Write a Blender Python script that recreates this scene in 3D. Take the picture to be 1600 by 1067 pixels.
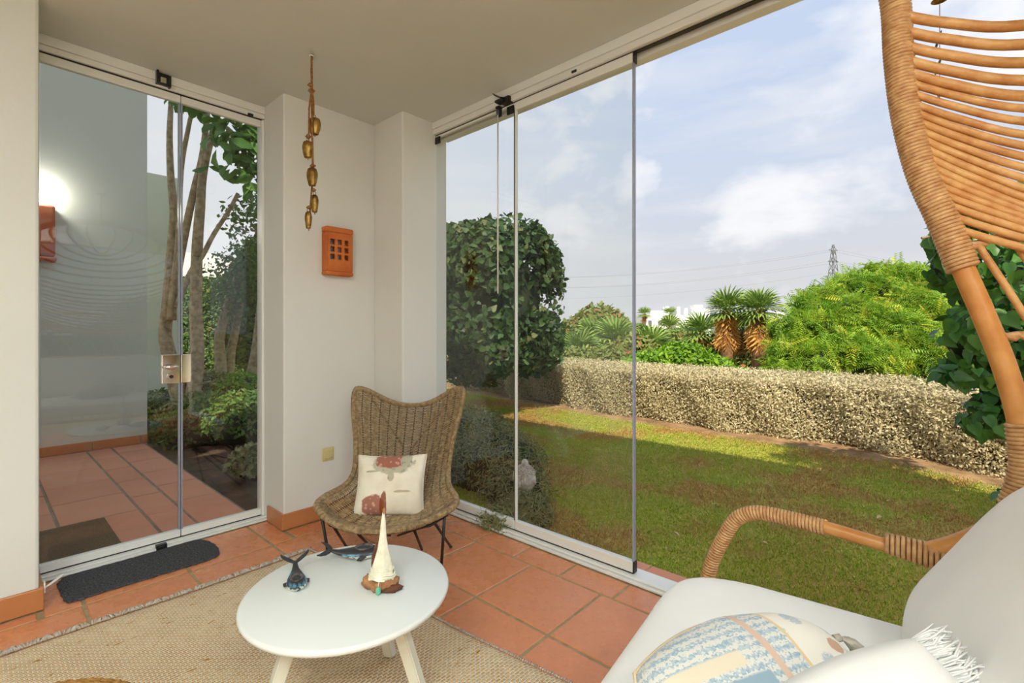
import bpy, bmesh, math, random
import numpy as np
from mathutils import Vector, Matrix, Euler, noise as mnoise
random.seed(7); RNG = np.random.default_rng(7)
PI = math.pi
for o in list(bpy.data.objects): bpy.data.objects.remove(o)
SC = bpy.context.scene
C = SC.collection

# ------------------------------------------------------------------ camera
EYE = 1.2
YAW = math.atan2(0.744, 0.668)
RT = Vector((math.cos(YAW), -math.sin(YAW), 0)); FW = Vector((math.sin(YAW), math.cos(YAW), 0))
cam_d = bpy.data.cameras.new('camera'); cam = bpy.data.objects.new('camera', cam_d); C.objects.link(cam)
cam.location = (0, 0, EYE); cam.rotation_euler = (PI/2, 0, -YAW)
cam_d.sensor_width = 36; cam_d.lens = 751/1600*36; cam_d.shift_y = -15.5/1600
cam_d.clip_start = 0.02; cam_d.clip_end = 3000
SC.camera = cam

def P(u, v, d):
    """world point at distance d in front of the eye, seen towards (u, v) of the 1600 x 1067 frame"""
    p = FW*d + RT*((u-800)/751*d); return Vector((p.x, p.y, EYE-(v-518)/751*d))
def fl(u, v, z=0.0):
    return P(u, v, 751*(EYE-z)/(v-518))

# ------------------------------------------------------------------ world, sun, exposure
SC.view_settings.view_transform = 'Standard'; SC.view_settings.look = 'None'
SC.view_settings.gamma = 1; SC.view_settings.use_curve_mapping = False
SC.view_settings.exposure = 0.17
def build_world():
    w = bpy.data.worlds.new('sky'); SC.world = w; w.use_nodes = True
    nt = w.node_tree; N = nt.nodes; L = nt.links; N.clear()
    out = N.new('ShaderNodeOutputWorld'); bg = N.new('ShaderNodeBackground')
    tc = N.new('ShaderNodeTexCoord'); sep = N.new('ShaderNodeSeparateXYZ')
    L.new(tc.outputs['Generated'], sep.inputs[0])
    ramp = N.new('ShaderNodeValToRGB'); L.new(sep.outputs['Z'], ramp.inputs[0])
    e = ramp.color_ramp.elements
    e[0].position = 0.0; e[0].color = (0.63, 0.635, 0.65, 1)
    e[1].position = 1.0; e[1].color = (0.40, 0.54, 0.82, 1)
    for p, c in ((0.12, (0.62, 0.635, 0.67, 1)), (0.3, (0.56, 0.63, 0.76, 1)), (0.55, (0.50, 0.60, 0.79, 1))):
        x = e.new(p); x.color = c
    def cloud(sc, zs, lo, hi, det, off):
        mp = N.new('ShaderNodeMapping'); mp.inputs['Scale'].default_value = (1, 1, zs); mp.inputs['Location'].default_value = off
        L.new(tc.outputs['Generated'], mp.inputs[0])
        n = N.new('ShaderNodeTexNoise'); n.inputs['Scale'].default_value = sc; n.inputs['Detail'].default_value = det
        n.inputs['Roughness'].default_value = 0.52; n.inputs['Distortion'].default_value = 0.25
        L.new(mp.outputs[0], n.inputs['Vector'])
        r = N.new('ShaderNodeMapRange'); r.inputs[1].default_value = lo; r.inputs[2].default_value = hi
        L.new(n.outputs['Fac'], r.inputs[0]); return r.outputs[0]
    a = cloud(3.6, 1.7, 0.52, 0.70, 8, (0.3, 0.1, 0.9)); b = cloud(2.6, 7.0, 0.46, 0.78, 6, (2.1, 0.4, 0))
    mx = N.new('ShaderNodeMix'); mx.data_type = 'RGBA'; mx.inputs['B'].default_value = (0.93, 0.93, 0.94, 1)
    L.new(ramp.outputs[0], mx.inputs['A']); L.new(a, mx.inputs['Factor'])
    mx2 = N.new('ShaderNodeMix'); mx2.data_type = 'RGBA'; mx2.inputs['B'].default_value = (0.80, 0.80, 0.82, 1)
    mul = N.new('ShaderNodeMath'); mul.operation = 'MULTIPLY'; mul.inputs[1].default_value = 0.6; L.new(b, mul.inputs[0])
    L.new(mx.outputs['Result'], mx2.inputs['A']); L.new(mul.outputs[0], mx2.inputs['Factor'])
    vm = N.new('ShaderNodeVectorMath'); vm.operation = 'DOT_PRODUCT'; vm.inputs[1].default_value = (0.22, 0.96, 0.12); L.new(tc.outputs['Generated'], vm.inputs[0])
    ad = N.new('ShaderNodeMath'); ad.operation = 'MULTIPLY_ADD'; ad.inputs[1].default_value = .5; L.new(a, ad.inputs[0]); L.new(vm.outputs['Value'], ad.inputs[2])
    rr = N.new('ShaderNodeMapRange'); rr.inputs[1].default_value = .62; rr.inputs[2].default_value = 1.1; rr.inputs[4].default_value = .9; L.new(ad.outputs[0], rr.inputs[0])
    mx3 = N.new('ShaderNodeMix'); mx3.data_type = 'RGBA'; mx3.inputs['B'].default_value = (0.84, 0.84, 0.85, 1); L.new(mx2.outputs['Result'], mx3.inputs['A']); L.new(rr.outputs[0], mx3.inputs['Factor']); mx2 = mx3
    L.new(mx2.outputs['Result'], bg.inputs['Color']); bg.inputs['Strength'].default_value = 1.0
    L.new(bg.outputs[0], out.inputs[0])
build_world()
sun_d = bpy.data.lights.new('sun', 'SUN'); sun_d.energy = 5.0; sun_d.angle = 0.012; sun_d.color = (1.0, 0.90, 0.72)
sun = bpy.data.objects.new('sun', sun_d); C.objects.link(sun); sun.location = (-10, -6, 12)
sun.rotation_euler = Vector((0.74, 0.62, -0.93)).to_track_quat('-Z', 'Y').to_euler()
# unseen fill lamps added behind the camera to brighten the room
def fill_light(x, y, sx, sy, energy):
    l = bpy.data.lights.new('fill_area', 'AREA'); l.shape = 'RECTANGLE'; l.size = sx; l.size_y = sy
    l.energy = energy; l.color = (0.93, 1.0, 0.98); o = bpy.data.objects.new('fill_area', l); C.objects.link(o)
    o.location = (x, y, 2.57); return o
FILL_LAMPS = [fill_light(-1.2, -0.3, 0.5, 1.1, 64), fill_light(-0.1, -1.2, 1.1, 0.3, 64)]

# ------------------------------------------------------------------ helpers
def s2l(c):
    return tuple(((x/255)/12.92 if x/255 <= 0.04045 else ((x/255+0.055)/1.055)**2.4) for x in c)
class NT:
    def __init__(s, name):
        s.m = bpy.data.materials.new(name); s.m.use_nodes = True; s.t = s.m.node_tree
        s.N = s.t.nodes; s.L = s.t.links; s.b = s.N['Principled BSDF']; s.tc = s.N.new('ShaderNodeTexCoord')
        s.co = s.tc.outputs['Object']
    def mapping(s, scale=(1, 1, 1), rot=(0, 0, 0), loc=(0, 0, 0), src=None):
        m = s.N.new('ShaderNodeMapping'); m.inputs['Scale'].default_value = scale; m.inputs['Rotation'].default_value = rot
        m.inputs['Location'].default_value = loc; s.L.new(src or s.co, m.inputs[0]); return m.outputs[0]
    def noise(s, scale, detail=4, rough=0.55, src=None, dist=0):
        n = s.N.new('ShaderNodeTexNoise'); n.inputs['Scale'].default_value = scale; n.inputs['Detail'].default_value = detail
        n.inputs['Roughness'].default_value = rough; n.inputs['Distortion'].default_value = dist
        s.L.new(src or s.co, n.inputs['Vector']); return n.outputs['Fac']
    def remap(s, f, a, b, c=0, d=1):
        r = s.N.new('ShaderNodeMapRange'); s.L.new(f, r.inputs[0])
        for i, v in enumerate((a, b, c, d)): r.inputs[1+i].default_value = v
        return r.outputs[0]
    def mix(s, f, a, b):
        m = s.N.new('ShaderNodeMix'); m.data_type = 'RGBA'
        if isinstance(f, float): m.inputs['Factor'].default_value = f
        else: s.L.new(f, m.inputs['Factor'])
        for k, x in (('A', a), ('B', b)):
            if isinstance(x, tuple): m.inputs[k].default_value = (*x[:3], 1)
            else: s.L.new(x, m.inputs[k])
        return m.outputs['Result']
    def math(s, op, a, b=None):
        m = s.N.new('ShaderNodeMath'); m.operation = op
        for i, x in enumerate((a, b)):
            if x is None: continue
            if isinstance(x, (int, float)): m.inputs[i].default_value = x
            else: s.L.new(x, m.inputs[i])
        return m.outputs[0]
    def attr(s, name, out='Fac'):
        a = s.N.new('ShaderNodeAttribute'); a.attribute_name = name; return a.outputs[out]
    def objrand(s):
        return s.N.new('ShaderNodeObjectInfo').outputs['Random']
    def col(s, x):
        if isinstance(x, tuple): s.b.inputs['Base Color'].default_value = (*x[:3], 1)
        else: s.L.new(x, s.b.inputs['Base Color'])
    def bump(s, h, strength=0.3, dist=0.01):
        b = s.N.new('ShaderNodeBump'); b.inputs['Strength'].default_value = strength; b.inputs['Distance'].default_value = dist
        s.L.new(h, b.inputs['Height']); s.L.new(b.outputs[0], s.b.inputs['Normal'])
    def set(s, **k):
        for a, v in k.items(): s.b.inputs[a.replace('_', ' ')].default_value = v
        return s
def pm(name, c1, c2=None, scale=8, rough=0.6, bump=0.0, bscale=None, metal=0.0, spec=0.5, bd=0.005, lo=0.35, hi=0.65):
    t = NT(name); c1 = s2l(c1); c2 = s2l(c2) if c2 else c1
    t.col(t.mix(t.remap(t.noise(scale), lo, hi), c1, c2)); t.set(Roughness=rough, Metallic=metal)
    t.b.inputs['Specular IOR Level'].default_value = spec
    if bump: t.bump(t.noise(bscale or scale*4, 5), bump, bd)
    return t.m
def leafmat(name, ca, cb, cc=None, rough=0.5, trans=0.25, big=0.7):
    """leaf colour varies leaf by leaf (attribute rnd) and over the plant (noise)"""
    t = NT(name); geo = t.N.new('ShaderNodeNewGeometry')
    f = t.math('ADD', t.math('MULTIPLY', t.attr('rnd'), 0.7), t.math('MULTIPLY', t.remap(t.noise(big, 3), 0.35, 0.65), 0.35))
    c = t.mix(f, s2l(ca), s2l(cb))
    if cc: c = t.mix(t.remap(t.attr('rnd'), 0.9, 0.96), c, s2l(cc))
    t.col(c); t.set(Roughness=rough); t.b.inputs['Specular IOR Level'].default_value = 0.35
    if trans:
        tr = t.N.new('ShaderNodeBsdfTranslucent'); t.L.new(c, tr.inputs['Color'])
        ms = t.N.new('ShaderNodeMixShader'); ms.inputs[0].default_value = trans
        t.L.new(t.b.outputs[0], ms.inputs[1]); t.L.new(tr.outputs[0], ms.inputs[2])
        t.L.new(ms.outputs[0], t.N['Material Output'].inputs['Surface'])
    return t.m

class MB:
    def __init__(s): s.v = []; s.f = []; s.sm = []
    def add(s, vs, fs, smooth=False):
        o = len(s.v); s.v += [tuple(v) for v in vs]; s.f += [tuple(i+o for i in f) for f in fs]; s.sm += [smooth]*len(fs); return s
    def box(s, x0, x1, y0, y1, z0, z1, bev=0.0):
        if bev <= 0:
            v = [(x, y, z) for x in (x0, x1) for y in (y0, y1) for z in (z0, z1)]
            return s.add(v, [(0, 1, 3, 2), (4, 6, 7, 5), (0, 4, 5, 1), (2, 3, 7, 6), (0, 2, 6, 4), (1, 5, 7, 3)])
        bm = bmesh.new(); bmesh.ops.create_cube(bm, size=1)
        for v in bm.verts: v.co = Vector(((x0+x1)/2+v.co.x*(x1-x0), (y0+y1)/2+v.co.y*(y1-y0), (z0+z1)/2+v.co.z*(z1-z0)))
        bmesh.ops.bevel(bm, geom=list(bm.edges), offset=min(bev, 0.45*min(x1-x0, y1-y0, z1-z0)), segments=2, affect='EDGES', profile=0.5)
        s.bm(bm); return s
    def bm(s, bm, smooth=False):
        bm.verts.index_update(); s.add([v.co[:] for v in bm.verts], [[v.index for v in f.verts] for f in bm.faces], smooth); bm.free()
    def tube(s, pts, r, n=8, cap=True, closed=False, flat=1.0, up=None):
        pts = [Vector(p) for p in pts]; k = len(pts)
        if not hasattr(r, '__len__'): r = [r]*k
        prev = None; vs = []
        for i, p in enumerate(pts):
            if closed: t = pts[(i+1) % k]-pts[i-1]
            else: t = pts[min(i+1, k-1)]-pts[max(i-1, 0)]
            if t.length < 1e-9: t = Vector((0, 0, 1))
            t.normalize()
            if prev is None:
                a = up and Vector(up) or (Vector((0, 0, 1)) if abs(t.z) < 0.9 else Vector((1, 0, 0)))
                prev = (a-t*a.dot(t)).normalized()
            else:
                q = prev-t*prev.dot(t); prev = q.normalized() if q.length > 1e-6 else prev
            b = t.cross(prev)
            for j in range(n):
                a = 2*PI*j/n; vs.append(p+prev*(math.cos(a)*r[i])+b*(math.sin(a)*r[i]*flat))
        fs = []
        for i in range(k if closed else k-1):
            i2 = (i+1) % k
            for j in range(n): fs.append((i*n+j, i*n+(j+1) % n, i2*n+(j+1) % n, i2*n+j))
        s.add(vs, fs, True)
        if cap and not closed:
            o = len(s.v)-k*n
            s.f += [tuple(o+j for j in reversed(range(n))), tuple(o+(k-1)*n+j for j in range(n))]; s.sm += [False, False]
        return s
    def lathe(s, prof, n=24, c=(0, 0, 0), fx=1, fy=1, cap=True):
        vs = [(c[0]+r*math.cos(2*PI*j/n)*fx, c[1]+r*math.sin(2*PI*j/n)*fy, c[2]+z) for r, z in prof for j in range(n)]
        k = len(prof); fs = [(i*n+j, i*n+(j+1) % n, (i+1)*n+(j+1) % n, (i+1)*n+j) for i in range(k-1) for j in range(n)]
        s.add(vs, fs, True)
        if cap:
            o = len(s.v)-k*n
            s.f += [tuple(o+j for j in reversed(range(n))), tuple(o+(k-1)*n+j for j in range(n))]; s.sm += [False, False]
        return s
    def ell(s, c, r, rot=None, nu=16, nv=10, dis=0, seed=0, fr=2.0):
        vs = []
        for i in range(nv+1):
            th = PI*i/nv
            for j in range(nu):
                a = 2*PI*j/nu; p = Vector((math.sin(th)*math.cos(a), math.sin(th)*math.sin(a), math.cos(th)))
                k = 1+dis*mnoise.noise(p*fr+Vector((seed, seed*1.7, 0))) if dis else 1
                p = Vector((p.x*r[0], p.y*r[1], p.z*r[2]))*k
                if rot: p = rot @ p
                vs.append(p+Vector(c))
        fs = [(i*nu+j, (i+1)*nu+j, (i+1)*nu+(j+1) % nu, i*nu+(j+1) % nu) for i in range(nv) for j in range(nu)]
        return s.add(vs, fs, True)
    def prism(s, poly, z0, z1):
        n = len(poly); vs = [(x, y, z0) for x, y in poly]+[(x, y, z1) for x, y in poly]
        return s.add(vs, [tuple(reversed(range(n))), tuple(range(n, 2*n))]+[(i, (i+1) % n, n+(i+1) % n, n+i) for i in range(n)])
    def xf(s, M):
        s.v = [tuple(M @ Vector(v)) for v in s.v]; return s
    def mesh(s, name, m=None):
        me = bpy.data.meshes.new(name); me.from_pydata(s.v, [], s.f)
        me.polygons.foreach_set('use_smooth', s.sm); me.update()
        if m: me.materials.append(m)
        return me
    def build(s, name, m=None, parent=None, loc=None, rot=None):
        return link(name, s.mesh(name, m), parent, loc, rot)
def link(name, me, parent=None, loc=None, rot=None, scale=None):
    o = bpy.data.objects.new(name, me); C.objects.link(o)
    if loc is not None: o.location = loc
    if rot is not None: o.rotation_euler = rot
    if scale is not None: o.scale = scale if hasattr(scale, '__len__') else (scale,)*3
    if parent is not None: o.parent = parent
    return o
def tag(o, label=None, cat=None, group=None, kind=None):
    if label: o['label'] = label
    if cat: o['category'] = cat
    if group: o['group'] = group
    if kind: o['kind'] = kind
    return o
def thing(name, loc, label, cat, group=None, rz=0):
    o = bpy.data.objects.new(name, None); C.objects.link(o); o.location = loc; o.rotation_euler = (0, 0, rz)
    o.empty_display_size = 0.05
    return tag(o, label, cat, group)
def struct(name, m=None, mb=None):
    if mb is None:
        o = bpy.data.objects.new(name, None); C.objects.link(o)
    else: o = mb.build(name, m)
    o['kind'] = 'structure'; return o
def bez(pts, n=8):
    """Catmull-Rom through pts"""
    pts = [Vector(p) for p in pts]; out = []
    for i in range(len(pts)-1):
        a = pts[max(i-1, 0)]; b = pts[i]; c = pts[i+1]; d = pts[min(i+2, len(pts)-1)]
        for k in range(n):
            t = k/n; out.append(0.5*((2*b)+(c-a)*t+(2*a-5*b+4*c-d)*t*t+(3*b-a-3*c+d)*t*t*t))
    out.append(pts[-1]); return out
def wrap(path, r, pitch, thick, seg=8):
    """cane wound round a pole: helix along a path"""
    mb = MB(); L = [0]
    for i in range(1, len(path)): L.append(L[-1]+(path[i]-path[i-1]).length)
    n = max(2, int(L[-1]/pitch)); pts = []; k = 0; pr = None
    for i in range(n*seg+1):
        s_ = L[-1]*i/(n*seg)
        while k < len(path)-2 and L[k+1] < s_: k += 1
        f = (s_-L[k])/max(1e-9, L[k+1]-L[k]); p = path[k].lerp(path[k+1], f); t = (path[k+1]-path[k]).normalized()
        if pr is None: a = Vector((0, 0, 1)) if abs(t.z) < .9 else Vector((1, 0, 0)); pr = (a-t*a.dot(t)).normalized()
        else: pr = (pr-t*pr.dot(t)).normalized()
        b = t.cross(pr); a = 2*PI*i/seg; rr = r(s_/L[-1]) if callable(r) else r
        pts.append(p+(pr*math.cos(a)+b*math.sin(a))*rr)
    mb.tube(pts, thick, 5); return mb

# ---- many leaves at once
def rotmats(n, nrm, spread, rng=RNG):
    """random frames whose z axis leans to nrm"""
    z = nrm+rng.normal(0, spread, (n, 3)); z /= np.linalg.norm(z, axis=1)[:, None]+1e-9
    a = rng.normal(0, 1, (n, 3)); x = a-z*(a*z).sum(1)[:, None]; x /= np.linalg.norm(x, axis=1)[:, None]+1e-9
    return np.stack([x, np.cross(z, x), z], axis=2)
def joined(name, m, parent, Pn, R, size, tv, tf, loc=(0, 0, 0), rng=RNG):
    tv = np.array(tv, float); n = len(Pn); k = len(tv)
    sz = np.asarray(size); sz = sz if sz.ndim else np.full(n, float(sz))
    V = np.einsum('nij,kj->nki', R, tv)*sz[:, None, None]+Pn[:, None, :]
    V = V.reshape(-1, 3)
    me = bpy.data.meshes.new(name); me.vertices.add(n*k); me.vertices.foreach_set('co', V.ravel())
    lens = np.array([len(f) for f in tf]); flat = np.concatenate([np.array(f) for f in tf])
    li = (flat[None, :]+(np.arange(n)*k)[:, None]).ravel()
    me.loops.add(len(li)); me.loops.foreach_set('vertex_index', li.astype(np.int32))
    ls = np.tile(lens, n); me.polygons.add(len(ls))
    me.polygons.foreach_set('loop_start', np.concatenate([[0], np.cumsum(ls)[:-1]]).astype(np.int32))
    me.update(calc_edges=True)
    at = me.attributes.new('rnd', 'FLOAT', 'FACE'); at.data.foreach_set('value', np.repeat(rng.random(n), len(tf)).astype(np.float32))
    me.materials.append(m)
    o = link(name, me, parent, loc); o['kind'] = 'stuff'; return o
# leaf templates (x = length from the stalk, y = width, z = normal)
OVAL = ([(0, 0, 0), (.35, .22, .04), (.7, .2, .03), (1, 0, -.06), (.7, -.2, .03), (.35, -.22, .04)], [(0, 3, 2, 1), (0, 5, 4, 3)])
DIAM = ([(0, 0, 0), (.5, .25, 0), (1, 0, 0), (.5, -.25, 0)], [(0, 3, 2, 1)])
HEART = ([(0, 0, 0), (-.12, .2, .03), (.05, .42, .07), (.35, .44, .06), (.7, .24, .01), (1.05, 0, -.1), (.7, -.24, .01), (.35, -.44, .06), (.05, -.42, .07), (-.12, -.2, .03), (.4, 0, -.03)],
         [(0, 10, 2, 1), (10, 4, 3, 2), (10, 5, 4), (0, 9, 8, 10), (10, 8, 7, 6), (10, 6, 5)])
LONG = ([(0, 0, 0), (.3, .16, .04), (.62, .24, .05), (.85, .16, .0), (1, 0, -.08), (.85, -.16, .0), (.62, -.24, .05), (.3, -.16, .04), (.5, 0, -.01)],
        [(0, 8, 2, 1), (8, 4, 3, 2), (0, 7, 6, 8), (8, 6, 5, 4)])
def feather(n=7, w=.09, l=.28):
    v = []; f = []
    for i in range(n):
        x = .12+.8*i/n; z = -.25*x*x; ll = l*(1-.5*abs(i/n-.4))
        for s_ in (1, -1):
            o = len(v); v += [(x, 0, z), (x+.1, s_*ll*.5, z-.02+.0), (x+.12, s_*ll, z-.08), (x+w*.2+.02, s_*ll*.55, z-.03)]
            f.append((o, o+1, o+2, o+3) if s_ < 0 else (o, o+3, o+2, o+1))
    return v, f
def fan(n=9, ang=2.2, w=.07):
    v = [(0, 0, 0)]; f = []
    for i in range(n):
        a = -ang/2+ang*i/(n-1); c, s_ = math.cos(a), math.sin(a); l = 1-.12*abs(a); o = len(v)
        v += [(.35*c-w*s_*.6, .35*s_+w*c*.6, .02), (.7*c-w*.6*s_, .7*s_+w*.6*c, -.03), (l*c, l*s_, -.16), (.7*c+w*.6*s_, .7*s_-w*.6*c, -.03), (.35*c+w*s_*.6, .35*s_-w*c*.6, .02)]
        f += [(0, o+4, o), (o, o+4, o+3, o+1), (o+1, o+3, o+2)]
    return v, f
def shell(blobs, n, inner=.72, rng=RNG, low=-1.0):
    """points and outward normals near the surface of a set of ellipsoids (c, r)"""
    vol = np.array([b[1][0]*b[1][2]+b[1][0]*b[1][1] for b in blobs]); pick = rng.choice(len(blobs), n, p=vol/vol.sum())
    d = rng.normal(0, 1, (n, 3)); d /= np.linalg.norm(d, axis=1)[:, None]; d[:, 2] = np.where(d[:, 2] < low, -d[:, 2], d[:, 2])
    c = np.array([b[0] for b in blobs], float)[pick]; r = np.array([b[1] for b in blobs], float)[pick]
    t = rng.uniform(inner, 1.03, n)[:, None]
    return c+d*r*t, d/r/np.linalg.norm(d/r, axis=1)[:, None]
def leaf_parts(name, m, parent, Pn, R, size, tmpl, eye=None, limit=300, stuffname=None):
    """nearest leaves each an object of their own sharing mesh data, the rest joined"""
    e = np.array(eye if eye is not None else (0, 0, EYE)); d = np.linalg.norm(Pn-e, axis=1)
    order = np.argsort(d); near = order[:limit]; far = order[limit:]
    variants = []
    for k in range(3):
        mb = MB(); v = [(x, y*(1+.12*(k-1)), z*(1+.8*k)) for x, y, z in tmpl[0]]; mb.add(v, tmpl[1], True); me = mb.mesh(name, m)
        variants.append(me)
        at = me.attributes.new('rnd', 'FLOAT', 'FACE'); at.data.foreach_set('value', [0.15+.35*k]*len(tmpl[1]))
    sz = np.asarray(size)
    for j in near:
        o = bpy.data.objects.new(name, variants[int(j) % 3]); C.objects.link(o)
        M = Matrix(R[j].tolist()).to_4x4(); M = Matrix.Translation(Vector(Pn[j])) @ M @ Matrix.Scale(float(sz[j]), 4)
        o.matrix_world = M; o.parent = parent
        if parent is not None: o.matrix_parent_inverse = Matrix.Translation(-Vector(parent.location))
    if len(far): joined(stuffname or 'foliage', m, parent, Pn[far]-np.array(parent.location), R[far], sz[far], *tmpl)

# ------------------------------------------------------------------ materials
def plaster(name, c, bs=60, st=0.12):
    t = NT(name); b = s2l(c); t.col(t.mix(t.remap(t.noise(1.3, 5), .3, .7), b, tuple(x*.94 for x in b)))
    t.set(Roughness=.85); t.b.inputs['Specular IOR Level'].default_value = .2; t.bump(t.noise(bs, 4), st, .004); return t.m
M = {}
M['wall'] = plaster('white_plaster', (228, 228, 222)); M['rough_wall'] = plaster('rough_white_plaster', (226, 228, 222), 28, .35)
M['ceiling'] = plaster('ceiling_plaster', (212, 214, 206), 40, .1)
M['outer_wall'] = plaster('outer_render', (208, 210, 196)); M['green_wall'] = plaster('pale_green_render', (226, 232, 214))
def tilemat(name, ca, cb, rough, rnd=.35):
    t = NT(name); f = t.math('ADD', t.math('MULTIPLY', t.objrand(), rnd), t.math('MULTIPLY', t.remap(t.noise(3.5, 3, .5), .2, .8), 1-rnd))
    c = t.mix(f, s2l(ca), s2l(cb)); c = t.mix(t.remap(t.noise(2.2, 3, src=t.mapping(loc=(7, 3, 1))), .6, .8), c, s2l((216, 140, 98)))
    t.col(c); t.set(Roughness=rough); t.bump(t.noise(5, 4), .12, .01)
    t.L.new(t.remap(t.noise(14, 4), .3, .7, rough-.07, rough+.1), t.b.inputs['Roughness']); return t.m
M['tile'] = tilemat('glazed_terracotta', (214, 134, 84), (216, 140, 96), .27)
M['skirting'] = tilemat('terracotta_skirting', (186, 122, 72), (194, 128, 78), .34)
M['tile_out'] = tilemat('weathered_terracotta', (198, 128, 98), (214, 148, 116), .75)
M['grout'] = pm('tan_grout', (176, 152, 112), (150, 128, 92), 20, .9, .3)
M['grout_out'] = pm('grey_grout', (150, 138, 116), (120, 108, 90), 10, .9, .3)
M['white_metal'] = pm('white_lacquered_aluminium', (232, 232, 226), None, 5, .35)
M['black_plastic'] = pm('black_plastic', (22, 23, 24), (34, 35, 36), 30, .4)
M['black_metal'] = pm('black_painted_steel', (26, 26, 28), (38, 37, 38), 40, .45)
M['chrome'] = pm('polished_steel', (225, 218, 208), None, 5, .08, metal=1)
M['seal'] = pm('clear_plastic_seal', (150, 156, 172), None, 5, .25); M['seal_dark'] = pm('dark_seal', (70, 76, 84), None, 5, .3)
def glassmat():
    t = NT('clear_glass'); t.N.remove(t.b)
    tr = t.N.new('ShaderNodeBsdfTransparent'); tr.inputs[0].default_value = (.955, .968, .962, 1)
    gl = t.N.new('ShaderNodeBsdfGlossy'); gl.inputs['Roughness'].default_value = 0.0
    geo = t.N.new('ShaderNodeNewGeometry'); fr = t.N.new('ShaderNodeFresnel'); t.L.new(t.remap(geo.outputs['Backfacing'], 0, 1, 1.5, 1/1.5), fr.inputs[0]); ms = t.N.new('ShaderNodeMixShader')
    t.L.new(fr.outputs[0], ms.inputs[0]); t.L.new(tr.outputs[0], ms.inputs[1]); t.L.new(gl.outputs[0], ms.inputs[2])
    t.L.new(ms.outputs[0], t.N['Material Output'].inputs['Surface']); return t.m
M['glass'] = glassmat()
M['jamb'] = pm('pale_green_jamb', (206, 216, 208), None, 5, .5)
M['soil'] = pm('garden_soil', (92, 72, 50), (60, 50, 34), 6, .95, .6, 40)
M['dirt'] = pm('dry_dirt', (176, 142, 100), (130, 100, 68), 5, .95, .6, 60)

# ------------------------------------------------------------------ floor and terrace
fm = MB(); fm.box(-2.2, 2.215, -1.6, 3.36, -.12, -.004)
FLOOR = struct('floor', M['grout'], fm)
def tile(parent, x0, x1, y0, y1, m, z=0.0, g=.007, jit=.0015):
    x0 += g; x1 -= g; y0 += g; y1 -= g
    if x1-x0 < .02 or y1-y0 < .02: return
    w, h = x1-x0, y1-y0; b = .003; e = .004
    v = []
    for i, (zz, ins) in enumerate(((-.012, 0), (-.003, 0), (0, b))):
        v += [(-w/2+ins, -h/2+ins, zz), (w/2-ins, -h/2+ins, zz), (w/2-ins, h/2-ins, zz), (-w/2+ins, h/2-ins, zz)]
    f = [(3, 2, 1, 0), (8, 9, 10, 11)]
    for k in (0, 4): f += [(k+i, k+(i+1) % 4, k+4+(i+1) % 4, k+4+i) for i in range(4)]
    mb = MB(); mb.add(v, f)
    o = mb.build('tile', m, parent, ((x0+x1)/2, (y0+y1)/2, z+random.uniform(-jit, 0)), (random.uniform(-e, e)*.4, random.uniform(-e, e)*.4, 0))
    return o
xl = [1.91-.399*k for k in range(11)][::-1]; yl = [2.807-.41*k for k in range(11)][::-1]
for i in range(len(xl)-1):
    for j in range(len(yl)-1):
        if yl[j+1] > -1.6: tile(FLOOR, xl[i], xl[i+1], max(yl[j], -1.6), yl[j+1], M['tile'])
for x0, x1, y1 in ((-2.08, -.62, 2.885), (-.62, -.08, 2.885), (-.08, .175, 2.885), (.185, .318, 3.195), (.318, .716, 3.195), (.716, 1.114, 3.195), (1.114, 1.235, 3.195), (1.245, 1.512, 2.955), (1.512, 1.85, 2.955), (1.86, 1.915, 2.62)):
    tile(FLOOR, x0, x1, 2.807, y1, M['tile'])
y = 2.62
for yn in [2.31-.3*k for k in range(14)]:
    if y > -1.6: tile(FLOOR, 1.91, 2.075, max(yn, -1.6), y, M['tile'])
    y = yn
# outside terrace beyond the left glass
tm = MB(); tm.box(-1.5, 1.215, 3.36, 6.42, -.12, -.008); TER = struct('terrace', M['grout_out'], tm)
ys = [3.37+.508*k for k in range(7)]
for i, (x0, x1) in enumerate(((-.06, .335), (.335, .737), (.737, .93), (.93, 1.21))):
    for j in range(6): tile(TER, x0, x1, ys[j]+(.18 if i % 2 and j else 0), ys[j+1]+(.18 if i % 2 and j < 5 else 0), M['tile_out'], -.002, .008, .003)
# sill beyond the right opening
sm_ = MB(); sm_.box(2.215, 2.335, -1.6, 2.75, -.14, -.012); SILL = struct('door_sill', M['grout'], sm_)
for k in range(15): tile(SILL, 2.22, 2.33, 2.62-.3*(k+1), 2.62-.3*k, M['tile_out'], -.006, .005)

# ------------------------------------------------------------------ walls and ceiling
def wall(name, x0, x1, y0, y1, z0, z1, m='wall', bev=.006):
    mb = MB(); mb.box(x0, x1, y0, y1, z0, z1, bev); return struct(name, M[m], mb)
wall('wall_left', -2.2, .18, 2.9, 3.36, -.1, 2.66, 'rough_wall', .012)
wall('wall_corner', 1.24, 2.235, 2.97, 3.36, -.1, 2.66, 'wall', .01)
wall('wall_pillar', 1.86, 2.235, 2.63, 2.97, -.1, 2.66, 'wall', .01)
wall('wall_west', -2.4, -2.2, -1.8, 3.36, -.1, 2.66)
bw = MB(); bw.box(-2.2, .45, -1.8, -1.6, -.1, 2.66); bw.box(.45, 2.1, -1.8, -1.6, 2.3, 2.66); bw.box(2.1, 2.335, -1.8, -1.6, -.1, 2.66)
struct('wall_back', M['wall'], bw)
cm = MB(); cm.box(-2.4, 2.30, -1.8, 3.40, 2.642, 2.80); struct('ceiling', M['ceiling'], cm)
rm = MB(); rm.box(-2.6, 2.34, -3.0, 3.44, 2.80, 3.55); struct('roof_parapet', M['outer_wall'], rm)
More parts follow.
